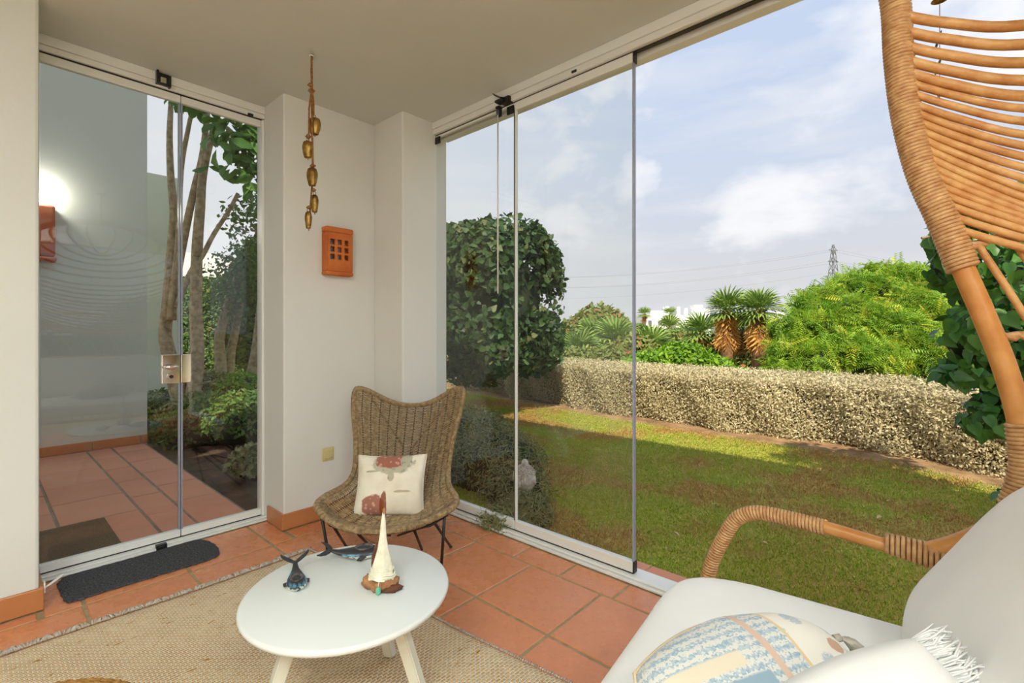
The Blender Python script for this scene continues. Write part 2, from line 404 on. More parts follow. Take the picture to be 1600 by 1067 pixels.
# outside walls beyond the left glass
wall('wall_terrace', -1.5, 1.235, 6.42, 6.62, -.1, 5.2, 'outer_wall', .004)
wall('wall_sun_block', -1.7, -1.5, 3.36, 6.62, -.1, 9.0, 'outer_wall', .004)  # unseen wall added, its height set to keep sun off the terrace
wall('wall_garden', -3, 2.13, 9.0, 9.2, -.1, 3.62, 'green_wall', .004)
# skirting, each tile a piece
def skirt(name, segs, h=.098, m='skirting'):
    r = struct(name)
    for x0, x1, y0, y1 in segs:
        mb = MB(); mb.box(x0, x1, y0, y1, .001, h, .004); mb.build('tile', M[m], r)
skirt('baseboard_left', [(-.62, -.22, 2.885, 2.9), (-.217, .194, 2.885, 2.9), (.18, .194, 2.903, 3.19)])
skirt('baseboard_corner', [(1.226, 1.24, 2.958, 3.19), (1.228, 1.50, 2.955, 2.969), (1.503, 1.845, 2.955, 2.969), (1.846, 1.86, 2.66, 2.953)])
skirt('baseboard_pillar', [(1.846, 2.07, 2.615, 2.629)])
skirt('baseboard_terrace', [(-.02+.4*i, .377+.4*i, 6.405, 6.419) for i in range(3)]+[(1.182, 1.235, 6.405, 6.419)], .09)

# ------------------------------------------------------------------ glass doors
def rail(parent, name, x0, x1, y0, y1, z0, z1, m='white_metal', bev=.003):
    mb = MB(); mb.box(x0, x1, y0, y1, z0, z1, bev); return mb.build(name, M[m], parent)
hA = struct('trim_1'); hA['label'] = 'white aluminium head track of the left glass doors'
rail(hA, 'head_profile', .18, 1.24, 3.245, 3.35, 2.595, 2.642); rail(hA, 'head_profile', .18, 1.24, 3.252, 3.35, 2.566, 2.594)
rail(hA, 'shadow_gap', .18, 1.24, 3.266, 3.33, 2.559, 2.565, 'black_plastic', 0)
tA = struct('trim_2')
rail(tA, 'floor_profile', .18, 1.24, 3.20, 3.34, 0, .011); rail(tA, 'floor_profile', .18, 1.24, 3.222, 3.34, .0115, .019, bev=.003)
rail(tA, 'shadow_gap', .18, 1.24, 3.262, 3.33, .0195, .0225, 'black_plastic', 0)
rail(tA, 'side_profile', .181, .202, 3.25, 3.33, .02, 2.558); rail(tA, 'side_profile', 1.222, 1.239, 3.25, 3.33, .02, 2.558)
def panelX(name, x0, x1, seals):
    d = struct(name)
    rail(d, 'top_rail', x0, x1, 3.266, 3.294, 2.515, 2.558); rail(d, 'bottom_rail', x0, x1, 3.262, 3.298, .024, .062)
    mb = MB(); mb.box(x0+.006, x1-.006, 3.2755, 3.2835, .062, 2.515); mb.build('glass_pane', M['glass'], d)
    for x, m in seals: rail(d, 'edge_seal', x-.004, x+.004, 3.270, 3.289, .062, 2.515, m, .001)
    return d
dA = panelX('door_1', .203, .783, [(.7785, 'seal')]); dB = panelX('door_2', .787, 1.221, [(.7915, 'seal')])
for d, x0, x1 in ((dA, .694, .781), (dB, .785, .836)):
    rail(d, 'lock_plate', x0, x1, 3.264, 3.2745, .905, 1.068, 'chrome', .003)
    rail(d, 'lock_plate', x0, x1, 3.2845, 3.295, .905, 1.068, 'chrome', .003)
mb = MB(); mb.ell((.735, 3.235, 1.0), (.034, .010, .014)); mb.tube([(.705, 3.266, 1.0), (.705, 3.24, 1.0)], .011, 12); mb.tube([(.705, 3.24, 1.0), (.745, 3.234, 1.0)], .009, 10)
mb.build('door_handle', M['chrome'], dA)
mb = MB(); mb.tube([(.736, 3.266, .945), (.736, 3.250, .945)], .019, 20); mb.build('lock_cylinder', M['chrome'], dA)
mb = MB(); mb.tube([(.736, 3.250, .945), (.736, 3.247, .945)], .010, 16); mb.build('keyhole', M['black_metal'], dA)
def bolt(x, y, z, axis, parent):
    mb = MB()
    if axis == 'x': mb.box(x-.022, x+.022, y-.006, y+.001, z-.004, z+.008, .002); mb.tube([(x, y-.002, z), (x, y-.012, z)], .008, 12)
    else: mb.box(x-.006, x+.001, y-.022, y+.022, z-.004, z+.008, .002); mb.tube([(x-.002, y, z), (x-.014, y, z)], .008, 12)
    return mb.build('bolt_knob', M['white_metal'], parent)
bolt(.50, 3.262, .040, 'x', dA)
mb = MB(); mb.box(.655, .705, 3.196, 3.224, .0, .030, .003); mb.box(.665, .695, 3.190, 3.198, .008, .022, .002); tag(mb.build('floor_latch', M['black_plastic']), 'small black latch on the floor track of the left glass doors', 'latch')
def catch(name, label, M4):
    t = thing(name, (0, 0, 0), label, 'door catch'); t.matrix_world = M4
    mb = MB(); mb.box(-.028, .028, -.022, 0, -.012, .05, .003); mb.build('housing', M['black_plastic'], t)
    mb = MB(); mb.box(-.034, -.024, -.034, 0, -.014, .058, .002); mb.build('cheek', M['black_plastic'], t)
    mb = MB(); mb.box(.024, .034, -.03, 0, -.018, .046, .002); mb.build('cheek', M['black_plastic'], t)
    mb = MB(); mb.tube([(-.034, -.03, .062), (.030, -.034, .062)], .0035, 8); mb.build('pull_bar', M['black_metal'], t)
    mb = MB(); mb.box(-.016, .012, -.030, -.02, -.005, .026, .003); mb.build('spring', M['chrome'], t); return t
catch('door_catch', 'black spring catch over the left glass doors', Matrix.Translation((.695, 3.25, 2.585)))
mb = MB(); mb.box(1.135, 1.165, 3.235, 3.25, 2.556, 2.57, .002); tag(mb.build('track_stop', M['black_plastic']), 'tiny black stop on the head track of the left glass doors', 'track stop')
hB = struct('trim_3')
rail(hB, 'head_profile', 2.10, 2.245, -1.6, 2.63, 2.596, 2.642); rail(hB, 'head_profile', 2.107, 2.15, -1.6, 2.63, 2.562, 2.595); rail(hB, 'head_profile', 2.185, 2.245, -1.6, 2.63, 2.545, 2.595)
rail(hB, 'shadow_gap', 2.151, 2.184, -1.6, 2.63, 2.575, 2.595, 'black_plastic', 0); rail(hB, 'shadow_gap', 2.130, 2.15, -1.6, 2.63, 2.556, 2.561, 'black_plastic', 0)
tB = struct('trim_4'); rail(tB, 'floor_profile', 2.076, 2.213, -1.6, 2.629, 0, .012); rail(tB, 'floor_profile', 2.094, 2.20, -1.6, 2.629, .0125, .024, bev=.006)
rail(tB, 'shadow_gap', 2.125, 2.155, 1.12, 2.629, .0245, .030, 'black_plastic', 0)
def panelY(name, y0, y1, top=True):
    d = struct(name)
    if top: rail(d, 'top_rail', 2.126, 2.154, y0, y1, 2.508, 2.555)
    else: rail(d, 'top_rail', 2.128, 2.152, y0, y1, 2.542, 2.555)
    rail(d, 'bottom_rail', 2.124, 2.156, y0, y1, .030, .081)
    mb = MB(); mb.box(2.136, 2.144, y0+.006, y1-.006, .081, 2.508 if top else 2.542); mb.build('glass_pane', M['glass'], d)
    return d
w1 = panelY('window_1', 1.893, 2.628, False); w2 = panelY('window_2', 1.122, 1.889)
rail(w1, 'edge_seal', 2.131, 2.149, 1.893, 1.899, .081, 2.53, 'seal_dark', .001); rail(w2, 'edge_seal', 2.128, 2.147, 1.880, 1.889, .081, 2.508, 'white_metal', .002)
rail(w2, 'edge_seal', 2.128, 2.152, 1.118, 1.126, .055, 2.535, 'seal', .002); rail(w2, 'end_cap', 2.124, 2.156, 1.114, 1.121, .028, .083, 'black_plastic', .001); rail(w2, 'end_cap', 2.124, 2.156, 1.114, 1.121, 2.506, 2.556, 'black_plastic', .001)
rail(w1, 'corner_bracket', 2.124, 2.134, 2.575, 2.626, 2.498, 2.545, 'black_plastic', .002); rail(w1, 'corner_bracket', 2.124, 2.134, 1.897, 1.95, 2.498, 2.545, 'black_plastic', .002)
bolt(2.124, 2.55, .052, 'y', w1)
mb = MB(); mb.box(2.121, 2.125, 2.015, 2.02, .045, .068); mb.build('key_slot', M['black_plastic'], w1)
mb = MB(); mb.box(2.085, 2.10, 1.92, 1.95, .012, .03, .004); mb.tube([(2.09, 1.935, .022), (2.075, 1.935, .024)], .006, 10); tag(mb.build('track_knob', M['white_metal']), 'small white knob on the floor track of the right glass panels', 'track knob')  # loose white knob of the floor track
mb = MB(); mb.box(2.085, 2.125, 1.90, 1.965, 2.555, 2.59, .003)
mb.add([(2.085, 1.91, 2.575), (2.085, 1.93, 2.575), (2.05, 2.0, 2.62), (2.05, 1.985, 2.60), (2.12, 1.91, 2.575), (2.12, 1.93, 2.575), (2.08, 2.0, 2.62), (2.08, 1.985, 2.60)], [(0, 1, 2, 3), (7, 6, 5, 4), (0, 4, 5, 1), (1, 5, 6, 2), (2, 6, 7, 3), (3, 7, 4, 0)])
mb.box(2.06, 2.11, 1.935, 1.99, 2.562, 2.575, .002); tag(mb.build('door_catch', M['black_plastic']), 'black folding catch over the seam of the right glass panels', 'door catch')
mb = MB(); mb.box(2.10, 2.118, 1.435, 1.465, 2.566, 2.578, .002); tag(mb.build('track_stop', M['black_plastic']), 'tiny black stop on the head track above the wide right pane', 'track stop')
t = thing('pull_rod', (2.10, 2.0, 1.43), 'thin white pull rod hanging in front of the narrow right pane', 'pull rod')
mb = MB(); mb.tube([(0, 0, 0), (0, 0, 1.08)], .0045, 8); mb.build('rod', M['white_metal'], t)
mb = MB(); mb.lathe([(.002, 0), (.009, .006), (.011, .02), (.006, .035), (.002, .036)], 12, (0, 0, 1.075)); mb.build('knob', M['seal_dark'], t)
mb = MB(); mb.box(-.008, .024, -.014, .014, 1.115, 1.128, .002); mb.tube([(0, 0, 1.10), (0, 0, 1.12)], .003, 6); mb.box(.005, .022, -.014, .014, 1.07, 1.12, .002); mb.build('bracket', M['black_plastic'], t)

# ------------------------------------------------------------------ ground outside
def ground_mat():
    t = NT('lawn_ground'); n = t.remap(t.noise(.55, 5, .6), .42, .6); f = t.remap(t.noise(5, 5, .65), .35, .65)
    c = t.mix(f, s2l((150, 158, 60)), s2l((190, 172, 90))); c = t.mix(t.math('MULTIPLY', n, .75), c, s2l((182, 132, 78)))
    t.col(c); t.set(Roughness=.95); t.bump(t.noise(60, 5), .6, .02); return t.m
M['lawn'] = ground_mat()
HF = [(8.2, 11.5), (7.25, 7.24), (6.58, 3.57), (6.4, .37), (6.0, -.36), (5.4, -1.5)]          # foot of the hedge
gm = MB(); edge = [(2.336, -1.8)]+[(x-.45, y) for x, y in HF[::-1]]+[(2.336, 11.5)]
edge = [(2.336, -1.8), (4.9, -1.8)]+[(x-(.5 if y < 2 else .35), y) for x, y in HF[::-1]]+[(2.336, 11.5)]
gm.prism(edge, -.2, -.08); gm.build('lawn_base', M['lawn'])['kind'] = 'structure'
gm = MB(); gm.prism([(x-(.5 if y < 2 else .35), y) for x, y in HF[::-1]]+[(x+1.6, y) for x, y in HF], -.2, -.082); gm.build('dirt_strip', M['dirt'])['kind'] = 'structure'
gm = MB(); gm.prism([(-4, 3.36), (2.336, 3.36), (2.336, 16), (-4, 16)], -.25, -.13); gm.build('garden_soil', M['soil'])['kind'] = 'structure'
M['far'] = pm('far_ground', (110, 116, 60), (150, 130, 80), .05, .95)
gm = MB(); gm.add([(-400, -400, -.9), (700, -400, -.9), (700, 900, -.9), (-400, 900, -.9)], [(0, 1, 2, 3)]); gm.build('far_ground', M['far'])['kind'] = 'structure'
gm = MB(); gm.box(-2.6, 2.34, -12, -1.8, -.25, -.1); gm.build('back_garden', M['lawn'])['kind'] = 'structure'

# ------------------------------------------------------------------ interior objects
# --- doormat
def mat_fibre(name, ca, cb, sc=180, bump=.8):
    t = NT(name); n = t.noise(sc, 4, .7); t.col(t.mix(t.remap(n, .35, .65), s2l(ca), s2l(cb))); t.set(Roughness=1.0); t.b.inputs['Specular IOR Level'].default_value = .1
    t.bump(t.noise(sc*.8, 4, .7), bump, .006); return t.m
def slab_outline(pts, z0, z1, jit, name, m, label, cat):
    pts = bez(pts+[pts[0]], 10)[:-1]; n = len(pts); c = sum(pts, Vector())/n
    pts = [p+Vector((random.uniform(-jit, jit), random.uniform(-jit, jit), 0)) for p in pts]
    mb = MB(); vs = [(p.x, p.y, z0) for p in pts]+[(p.x, p.y, z1*.7) for p in pts]+[(p.x+(c.x-p.x)*.03, p.y+(c.y-p.y)*.03, z1) for p in pts]+[(c.x, c.y, z1)]
    f = [(i+k*n, (i+1) % n+k*n, (i+1) % n+(k+1)*n, i+(k+1)*n) for k in (0, 1) for i in range(n)]+[(2*n+i, 2*n+(i+1) % n, 3*n) for i in range(n)]+[tuple(reversed(range(n)))]
    mb.add(vs, f); return tag(mb.build(name, m), label, cat)
M['felt'] = mat_fibre('charcoal_felt', (42, 42, 45), (100, 100, 102), 110)
slab_outline([(.252, 3.12, 0), (.262, 2.90, 0), (.30, 2.868, 0), (.40, 2.872, 0), (.62, 2.866, 0), (.80, 2.865, 0), (.872, 2.90, 0), (.893, 3.04, 0), (.862, 3.17, 0), (.78, 3.192, 0), (.55, 3.185, 0), (.33, 3.19, 0), (.28, 3.175, 0)],
             .001, .009, .003, 'doormat', M['felt'], 'charcoal felt doormat on the tiles inside the left glass doors', 'doormat')
M['coir'] = mat_fibre('brown_coir', (104, 84, 62), (132, 110, 84), 120)
mb = MB(); mb.box(.05, .545, 3.42, 3.99, .001, .016, .005); tag(mb.build('coir_mat', M['coir']), 'brown coir mat outside on the terrace behind the glass', 'doormat')

# --- jute rug
def rugmat():
    t = NT('jute_weave'); m = t.mapping(rot=(0, 0, .0))
    br = t.N.new('ShaderNodeTexBrick'); t.L.new(m, br.inputs['Vector']); br.inputs['Scale'].default_value = 1.0
    br.inputs['Brick Width'].default_value = .023; br.inputs['Row Height'].default_value = .0125; br.inputs['Mortar Size'].default_value = .0032; br.inputs['Mortar Smooth'].default_value = .6; br.offset = .5
    jc = t.mix(t.remap(t.noise(26, 5, .65), .35, .68), s2l((244, 212, 150)), s2l((218, 168, 98)))
    jc = t.mix(t.remap(t.noise(2.0, 3), .4, .62, 0, .6), jc, s2l((196, 142, 84)))
    slub = t.remap(t.noise(48, 2, .5, src=t.mapping(scale=(.5, 1.4, 1))), .66, .72); jc = t.mix(slub, jc, s2l((196, 138, 70)))
    c = t.mix(t.math('MULTIPLY', br.outputs['Fac'], t.math('SUBTRACT', 1.0, slub)), jc, s2l((242, 232, 212))); t.col(c); t.set(Roughness=.95); t.b.inputs['Specular IOR Level'].default_value = .15
    t.bump(t.math('ADD', t.math('SUBTRACT', 1.0, br.outputs['Fac']), t.noise(160, 3)), .9, .006); return t.m
M['jute'] = rugmat()
RUG = thing('jute_rug', (.2, 1.5, .0), 'woven jute and white rug with frayed edges under the table', 'rug')
def rugpt(a, b):                                             # a across, b along
    right = Vector((1.385, .35, 0)).lerp(Vector((1.215, 2.575, 0)), b); left = Vector((-1.1, .35, 0)).lerp(Vector((-1.1, 2.585, 0)), b)
    p = left.lerp(right, a); p.x += .012*math.sin(b*9)*a; p.y += .006*math.sin(a*14); return p
mb = MB(); na, nb = 70, 60
vs = []
for i in range(na+1):
    for j in range(nb+1):
        p = rugpt(i/na, j/nb); z = .0095+.0018*mnoise.noise(p*5)
        vs.append((p.x-.2, p.y-1.5, z if 0 < i < na and 0 < j < nb else .001))
mb.add(vs, [(i*(nb+1)+j, (i+1)*(nb+1)+j, (i+1)*(nb+1)+j+1, i*(nb+1)+j+1) for i in range(na) for j in range(nb)], True); mb.build('weave', M['jute'], RUG)
M['yarn'] = pm('grey_white_yarn', (206, 196, 180), (170, 160, 146), 60, .95, .4, 200)
mb = MB()
for k in range(330):                                         # far edge: tufts of loose yarn
    a = k/330+random.uniform(-.001, .001); p = rugpt(a, 1.0); ln = .020+.014*abs(mnoise.noise(Vector((k*.11, 0, 0))))
    x, y = p.x-.2, p.y-1.5; s_ = random.uniform(-.02, .02)+.018*math.sin(k*.5)
    mb.tube([(x, y-.006, .010), (x+s_*.4, y+ln*.5, .013+random.uniform(0, .004)), (x+s_, y+ln, .005+random.uniform(0, .006))], [.0038, .0045, .002], 5)
for k in range(240):
    b = k/240; p = rugpt(1.0, b); x, y = p.x-.2, p.y-1.5
    mb.tube([(x-.004, y, .010), (x+.006+random.uniform(0, .006), y+random.uniform(-.004, .004), .006)], [.0032, .0022], 5)
tag(mb.build('fringe', M['yarn'], RUG), kind='stuff')

# --- pouf of braided jute
M['braid'] = pm('golden_jute_braid', (182, 134, 66), (140, 92, 36), 70, .9, .9, 160, bd=.004)
PF = thing('jute_pouf', (.0, 1.40, 0), 'round braided jute pouf on the rug at the bottom left corner', 'pouf')
mb = MB(); R0 = .275; H = .35
prof = [(0, .03), (R0*.86, .012), (R0*1.04, .07), (R0*1.08, H*.5), (R0*1.02, H-.07), (R0*.86, H-.018), (0, H-.012)]
mb.lathe([(max(r, .001), z) for r, z in prof], 40); mb.build('core', M['braid'], PF)
mb = MB(); n = 0
for k in range(17):
    r = .012+k*.0158; z = H-.008-.02*(r/R0)**4
    if r > R0*.97: break
    pts = []; m_ = max(14, int(r*2*PI/.006))
    for i in range(m_):
        a = 2*PI*i/m_; w = .0014*math.sin(i*2.1); pts.append(((r+w)*math.cos(a), (r+w)*math.sin(a), z+.0018*math.sin(i*1.6+k)))
    mb.tube(pts, .0092, 6, closed=True)
tag(mb.build('coil', M['braid'], PF), kind='stuff')
mb = MB()
for k in range(16):
    z = .03+k*.019; r = R0*(1.0+.075*math.sin(PI*k/15)); pts = []
    for i in range(120): a = 2*PI*i/120; pts.append((r*math.cos(a), r*math.sin(a), z+.001*math.sin(i*2.3)))
    mb.tube(pts, .0098, 6, closed=True)
tag(mb.build('side_coil', M['braid'], PF), kind='stuff')

# --- coffee table
M['table'] = pm('matt_white_lacquer', (226, 230, 226), None, 5, .38); M['leg'] = pm('cream_painted_wood', (232, 230, 214), (226, 223, 204), 6, .45)
TX, TY, TZ, TR = .782, 1.388, .40, .309
TB = thing('coffee_table', (TX, TY, 0), 'round white coffee table on splayed wooden legs standing on the rug', 'table')
mb = MB(); mb.lathe([(.001, TZ-.022), (TR-.012, TZ-.022), (TR-.003, TZ-.018), (TR, TZ-.010), (TR-.002, TZ-.003), (TR-.008, TZ), (.001, TZ)], 96); mb.build('tabletop', M['table'], TB)
def sqleg(p0, p1, w0, w1, wd):
    p0, p1 = Vector(p0), Vector(p1); r = Vector((p1.x-p0.x, p1.y-p0.y, 0)).normalized(); t = Vector((-r.y, r.x, 0)); v = []
    for p, w in ((p0, w0), (p1, w1)): v += [p-r*w-t*wd, p+r*w-t*wd, p+r*w+t*wd, p-r*w+t*wd]
    bm = bmesh.new(); vs = [bm.verts.new(x) for x in v]
    for f in ((3, 2, 1, 0), (4, 5, 6, 7), (0, 1, 5, 4), (1, 2, 6, 5), (2, 3, 7, 6), (3, 0, 4, 7)): bm.faces.new([vs[i] for i in f])
    bmesh.ops.bevel(bm, geom=list(bm.edges), offset=.004, segments=2, affect='EDGES'); mb = MB(); mb.bm(bm); return mb
for a in (math.radians(-58), math.radians(165), math.radians(28)):
    c, s_ = math.cos(a), math.sin(a)
    sqleg((.14*c, .14*s_, TZ-.024), (.262*c, .262*s_, .014), .021, .017, .019).build('leg', M['leg'], TB)
mb = MB(); mb.lathe([(.001, TZ-.04), (.15, TZ-.04), (.155, TZ-.036), (.155, TZ-.022), (.001, TZ-.022)], 40); mb.build('hub', M['leg'], TB)

# --- whales
def whalemat():
    t = NT('whale_paint'); sep = t.N.new('ShaderNodeSeparateXYZ'); t.L.new(t.co, sep.inputs[0])
    n = t.noise(45, 4, src=t.mapping(scale=(.35, 2.2, 1)))
    str_ = t.remap(t.noise(38, 3, .6, src=t.mapping(scale=(.35, 2.6, 2.0))), .44, .50)
    belly = t.mix(str_, s2l((50, 54, 56)), s2l((224, 222, 212)))
    zz = t.math('ADD', sep.outputs['Z'], t.math('MULTIPLY', n, .012))
    c = t.mix(t.remap(zz, .0265, .029), belly, t.mix(t.remap(n, .4, .6), s2l((96, 160, 190)), s2l((40, 60, 74))))
    c = t.mix(t.remap(zz, .032, .035), c, s2l((50, 50, 52))); c = t.mix(t.remap(sep.outputs['X'], -.052, -.04, 1, 0), c, s2l((52, 52, 55)))
    t.col(c); t.set(Roughness=.5); t.bump(n, .4, .003); return t.m
M['whale'] = whalemat(); M['slate'] = pm('dark_slate_paint', (58, 58, 62), (40, 40, 44), 60, .6, .3)
M['hollow'] = pm('dark_bowl_inside', (52, 48, 46), (120, 112, 108), 60, .45)
def whale(loc, rz, label, s=1.0, curl=1.0, tail=1.0):
    t = thing('whale_ornament', loc, label, 'ornament', 'carved whales on the coffee table', rz); mb = MB()
    L = [(.078, .006, .004, .028), (.070, .020, .014, .024), (.055, .028, .020, .022), (.030, .031, .022, .022), (.0, .028, .020, .022), (-.03, .020, .015, .025), (-.055, .012, .010, .033), (-.074, .008, .006, .046), (-.086, .007, .005, .060)]
    vs = []; n = 18
    for x, w, h, z in L:
        w *= 1.12; z = z if z < .026 else .024+(z-.024)*tail
        for j in range(n):
            a = 2*PI*j/n; zz = math.sin(a)*h; top = 1.0 if zz < 0 else .72
            vs.append((x*s, math.cos(a)*w*s, (z+zz*top)*s))
    k = len(L); f = [(i*n+j, i*n+(j+1) % n, (i+1)*n+(j+1) % n, (i+1)*n+j) for i in range(k-1) for j in range(n)]+[tuple(range(n)), tuple(reversed(range((k-1)*n, k*n)))]
    mb.add(vs, [tuple(reversed(x)) for x in f], True); mb.build('body', M['whale'], t)
    mb = MB(); mb.lathe([(.0185*s, .030*s), (.0235*s, .0395*s), (.0215*s, .0405*s), (.0175*s, .0365*s), (.012*s, .0355*s), (.001, .035*s)], 24, (.026*s, 0, .0), 1.3, 1, cap=False); mb.build('candle_cup', M['hollow'], t)
    for sd in (1, -1):
        pts = [(-.078, 0), (-.088, .006), (-.098, .022), (-.108, .042), (-.116, .050), (-.104, .050), (-.090, .040), (-.080, .024), (-.074, .008)]
        bm = MB(); q = [(x*s, y*sd*s, (.024+.034*tail+.45*abs(y)*curl+(-.08-x)*.25)*s) for x, y in pts]; m_ = len(q)
        v = [(x, y, z+.002) for x, y, z in q]+[(x, y, z-.002) for x, y, z in q]
        ff = [tuple(range(m_)), tuple(reversed(range(m_, 2*m_)))]+[(i, m_+i, m_+(i+1) % m_, (i+1) % m_) for i in range(m_)]
        bm.add(v, ff if sd < 0 else [tuple(reversed(x)) for x in ff]); bm.build('fluke', M['slate'], t)
    for sd in (1, -1):
        bm = MB(); q = [(.045, .026, .024), (.020, .029, .026), (.006, .045, .016), (.020, .043, .013)]
        v = [(x*s, y*sd*s, z*s) for x, y, z in q]+[(x*s, y*sd*s, (z-.004)*s) for x, y, z in q]
        bm.add(v, [(0, 1, 2, 3), (7, 6, 5, 4)]+[(i, 4+i, 4+(i+1) % 4, (i+1) % 4) for i in range(4)]); bm.build('flipper', M['slate'], t)
    return t
wp = P(463, 912, 751*.8/(912-518)*1.0); wd = math.atan2(-FW.y, -FW.x)
whale((wp.x, wp.y, TZ-.002), math.atan2(-wp.y, -wp.x)+.05, 'small dark whale ornament with raised tail at the left of the white table', .86, .7, .7)
wp = P(556, 872, 751*.80/(872-518)); whale((wp.x, wp.y, TZ-.002), math.atan2(RT.y, RT.x)+.25, 'larger striped whale ornament lying beside the little sailing boat', 1.05, -.15, .5)

# --- driftwood sailing boat
M['drift'] = pm('driftwood', (176, 128, 84), (120, 78, 46), 22, .8, .6, 60); M['drift_dark'] = pm('dark_driftwood', (124, 74, 46), (84, 48, 30), 22, .8, .6, 60)
M['sail'] = pm('cream_sailcloth', (238, 236, 216), (216, 212, 186), 30, .9, .4, 80); M['shells'] = pm('mosaic_of_shells', (196, 132, 82), (120, 160, 130), 95, .6, .8, 120, lo=.45, hi=.55)
M['jade'] = pm('green_stone', (110, 190, 160), (80, 160, 130), 40, .35)
bp = fl(595, 925, TZ); BT = thing('driftwood_boat', (bp.x, bp.y, TZ), 'little driftwood sailing boat with cream cloth sail and green stone', 'ornament', None, -YAW)
def lump(c, r, m, name, rot=0, tilt=0, dis=.35, seed=1):
    mb = MB(); mb.ell(c, r, Euler((tilt, 0, rot)).to_matrix(), 18, 12, dis, seed, 2.4); return mb.build(name, m, BT)
lump((-.040, .02, .022), (.022, .020, .020), M['drift'], 'driftwood', .3, 0, .4, 3); lump((-.008, .014, .018), (.034, .026, .019), M['drift'], 'driftwood', -.3, .1, .5, 5)
lump((.024, .010, .026), (.028, .020, .016), M['drift'], 'driftwood', .5, .1, .5, 8); lump((.030, .004, .011), (.036, .018, .011), M['drift_dark'], 'driftwood', .1, 0, .4, 11); lump((.0, .045, .02), (.03, .03, .022), M['drift_dark'], 'driftwood', .1, 0, .4, 13)
mb = MB(); mb.tube([(.004, .02, .03), (.003, .02, .12), (.0045, .02, .19), (.005, .02, .245)], [.005, .0045, .004, .004], 8); mb.ell((.005, .02, .243), (.006, .006, .009), None, 8, 6); mb.build('mast', M['drift'], BT)
mb = MB(); prof = [(.236, .004, .004), (.21, .0075, .006), (.17, .010, .009), (.13, .016, .012), (.09, .026, .018), (.062, .034, .024), (.05, .037, .026), (.036, .040, .027)]
n = 28; vs = []
for q, (z, rx, ry) in enumerate(prof):
    for j in range(n):
        a = 2*PI*j/n; k = 1+.10*math.sin(a*5+q*.5)*(q/7)+.08*mnoise.noise(Vector((math.cos(a)*2, math.sin(a)*2, z*30)))
        vs.append((rx*k*math.cos(a)-.002*q*.5+.004, ry*k*math.sin(a)+.016, z+.003*math.sin(a*3+1)))
mb.add(vs, [(i*n+j, (i+1)*n+j, (i+1)*n+(j+1) % n, i*n+(j+1) % n) for i in range(len(prof)-1) for j in range(n)], True); mb.build('sail', M['sail'], BT)
mb = MB()
for z, rr in ((.052, .0385), (.066, .034), (.045, .040)):
    mb.tube([(rr*math.cos(a)+.0, rr*.66*math.sin(a)+.016, z+.002*math.sin(a*4)) for a in [2*PI*i/32 for i in range(32)]], .0028, 6, closed=True)
tag(mb.build('sail_fold', M['sail'], BT), kind='stuff')
mb = MB(); mb.ell((-.030, .055, .075), (.013, .010, .050), Euler((0, .12, 0)).to_matrix(), 16, 16, .35, 4, 3); mb.build('shell_crust', M['shells'], BT)
mb = MB(); mb.tube([(-.036, .05, .03), (-.034, .05, .09), (-.022, .05, .128)], [.008, .009, .005], 8); mb.build('driftwood', M['drift_dark'], BT)
mb = MB(); mb.tube([(.0, -.010, .055), (-.003, -.014, .03), (-.004, -.016, .02)], .0012, 5); mb.build('thread', M['sail'], BT)
mb = MB(); mb.ell((-.003, -.017, .0125), (.0085, .0085, .0125), None, 16, 10, .1, 2); mb.build('stone_bead', M['jade'], BT)

# --- string of brass bells
M['brass'] = pm('aged_brass', (176, 140, 72), (110, 80, 42), 25, .38, .35, 60, metal=.9); M['rope'] = pm('brown_cord', (168, 118, 60), (120, 80, 36), 60, .9, .6, 200)
BX = Vector((1.159, 2.436, 0)); BS = thing('bell_string', (BX.x, BX.y, 2.63), 'string of brass cow bells on brown cord hanging from the ceiling', 'bell string', None, -YAW)
ps = 2.49/751
def bz(v): return EYE+(518-v)*ps-2.63
mb = MB(); mb.tube([(0, 0, bz(87)), (.001, 0, bz(120)), (.0, 0, bz(150)), (.003, 0, bz(200)), (.004, .006, bz(260)), (.004, .006, bz(272))], .0055, 8); mb.build('cord', M['rope'], BS)
mb = MB(); mb.tube([(.003, .005, bz(84)), (-.003, .003, bz(110)), (.003, 0, bz(140)), (.009, .004, bz(160)), (.010, .003, bz(180))], .0045, 7); mb.build('cord', M['rope'], BS)
mb = MB(); mb.tube([(0, 0, bz(140)), (-.012, -.002, bz(170)), (-.014, 0, bz(205)), (-.016, 0, bz(218))], .0045, 7); mb.build('cord', M['rope'], BS)
mb = MB(); mb.tube([(.004, .008, bz(262)), (-.002, .01, bz(290)), (-.010, .01, bz(322)), (-.012, .01, bz(332))], .0045, 7); mb.build('cord', M['rope'], BS)
mb = MB(); mb.tube([(0, -.002, .0), (0, 0, -.02), (.006, 0, -.03), (0, 0, -.036)], .002, 6); mb.lathe([(.001, -.004), (.012, -.004), (.012, 0), (.001, 0)], 14); mb.build('ceiling_hook', M['white_metal'], BS)
for u, v, r in ((485, 133, .011), (487, 142, .014), (482, 213, .012), (489, 259, .011), (490, 297, .010), (483, 324, .010)):
    mb = MB(); mb.ell(((u-487)*ps, 0, bz(v)), (r, r, r*.95), None, 12, 8, .3, u, 3); mb.tube([((u-487)*ps+r*math.cos(a), r*.9*math.sin(a), bz(v)+.004*math.sin(a)) for a in [2*PI*i/14 for i in range(14)]], .0045, 6, closed=True)
    mb.build('knot', M['rope'], BS)
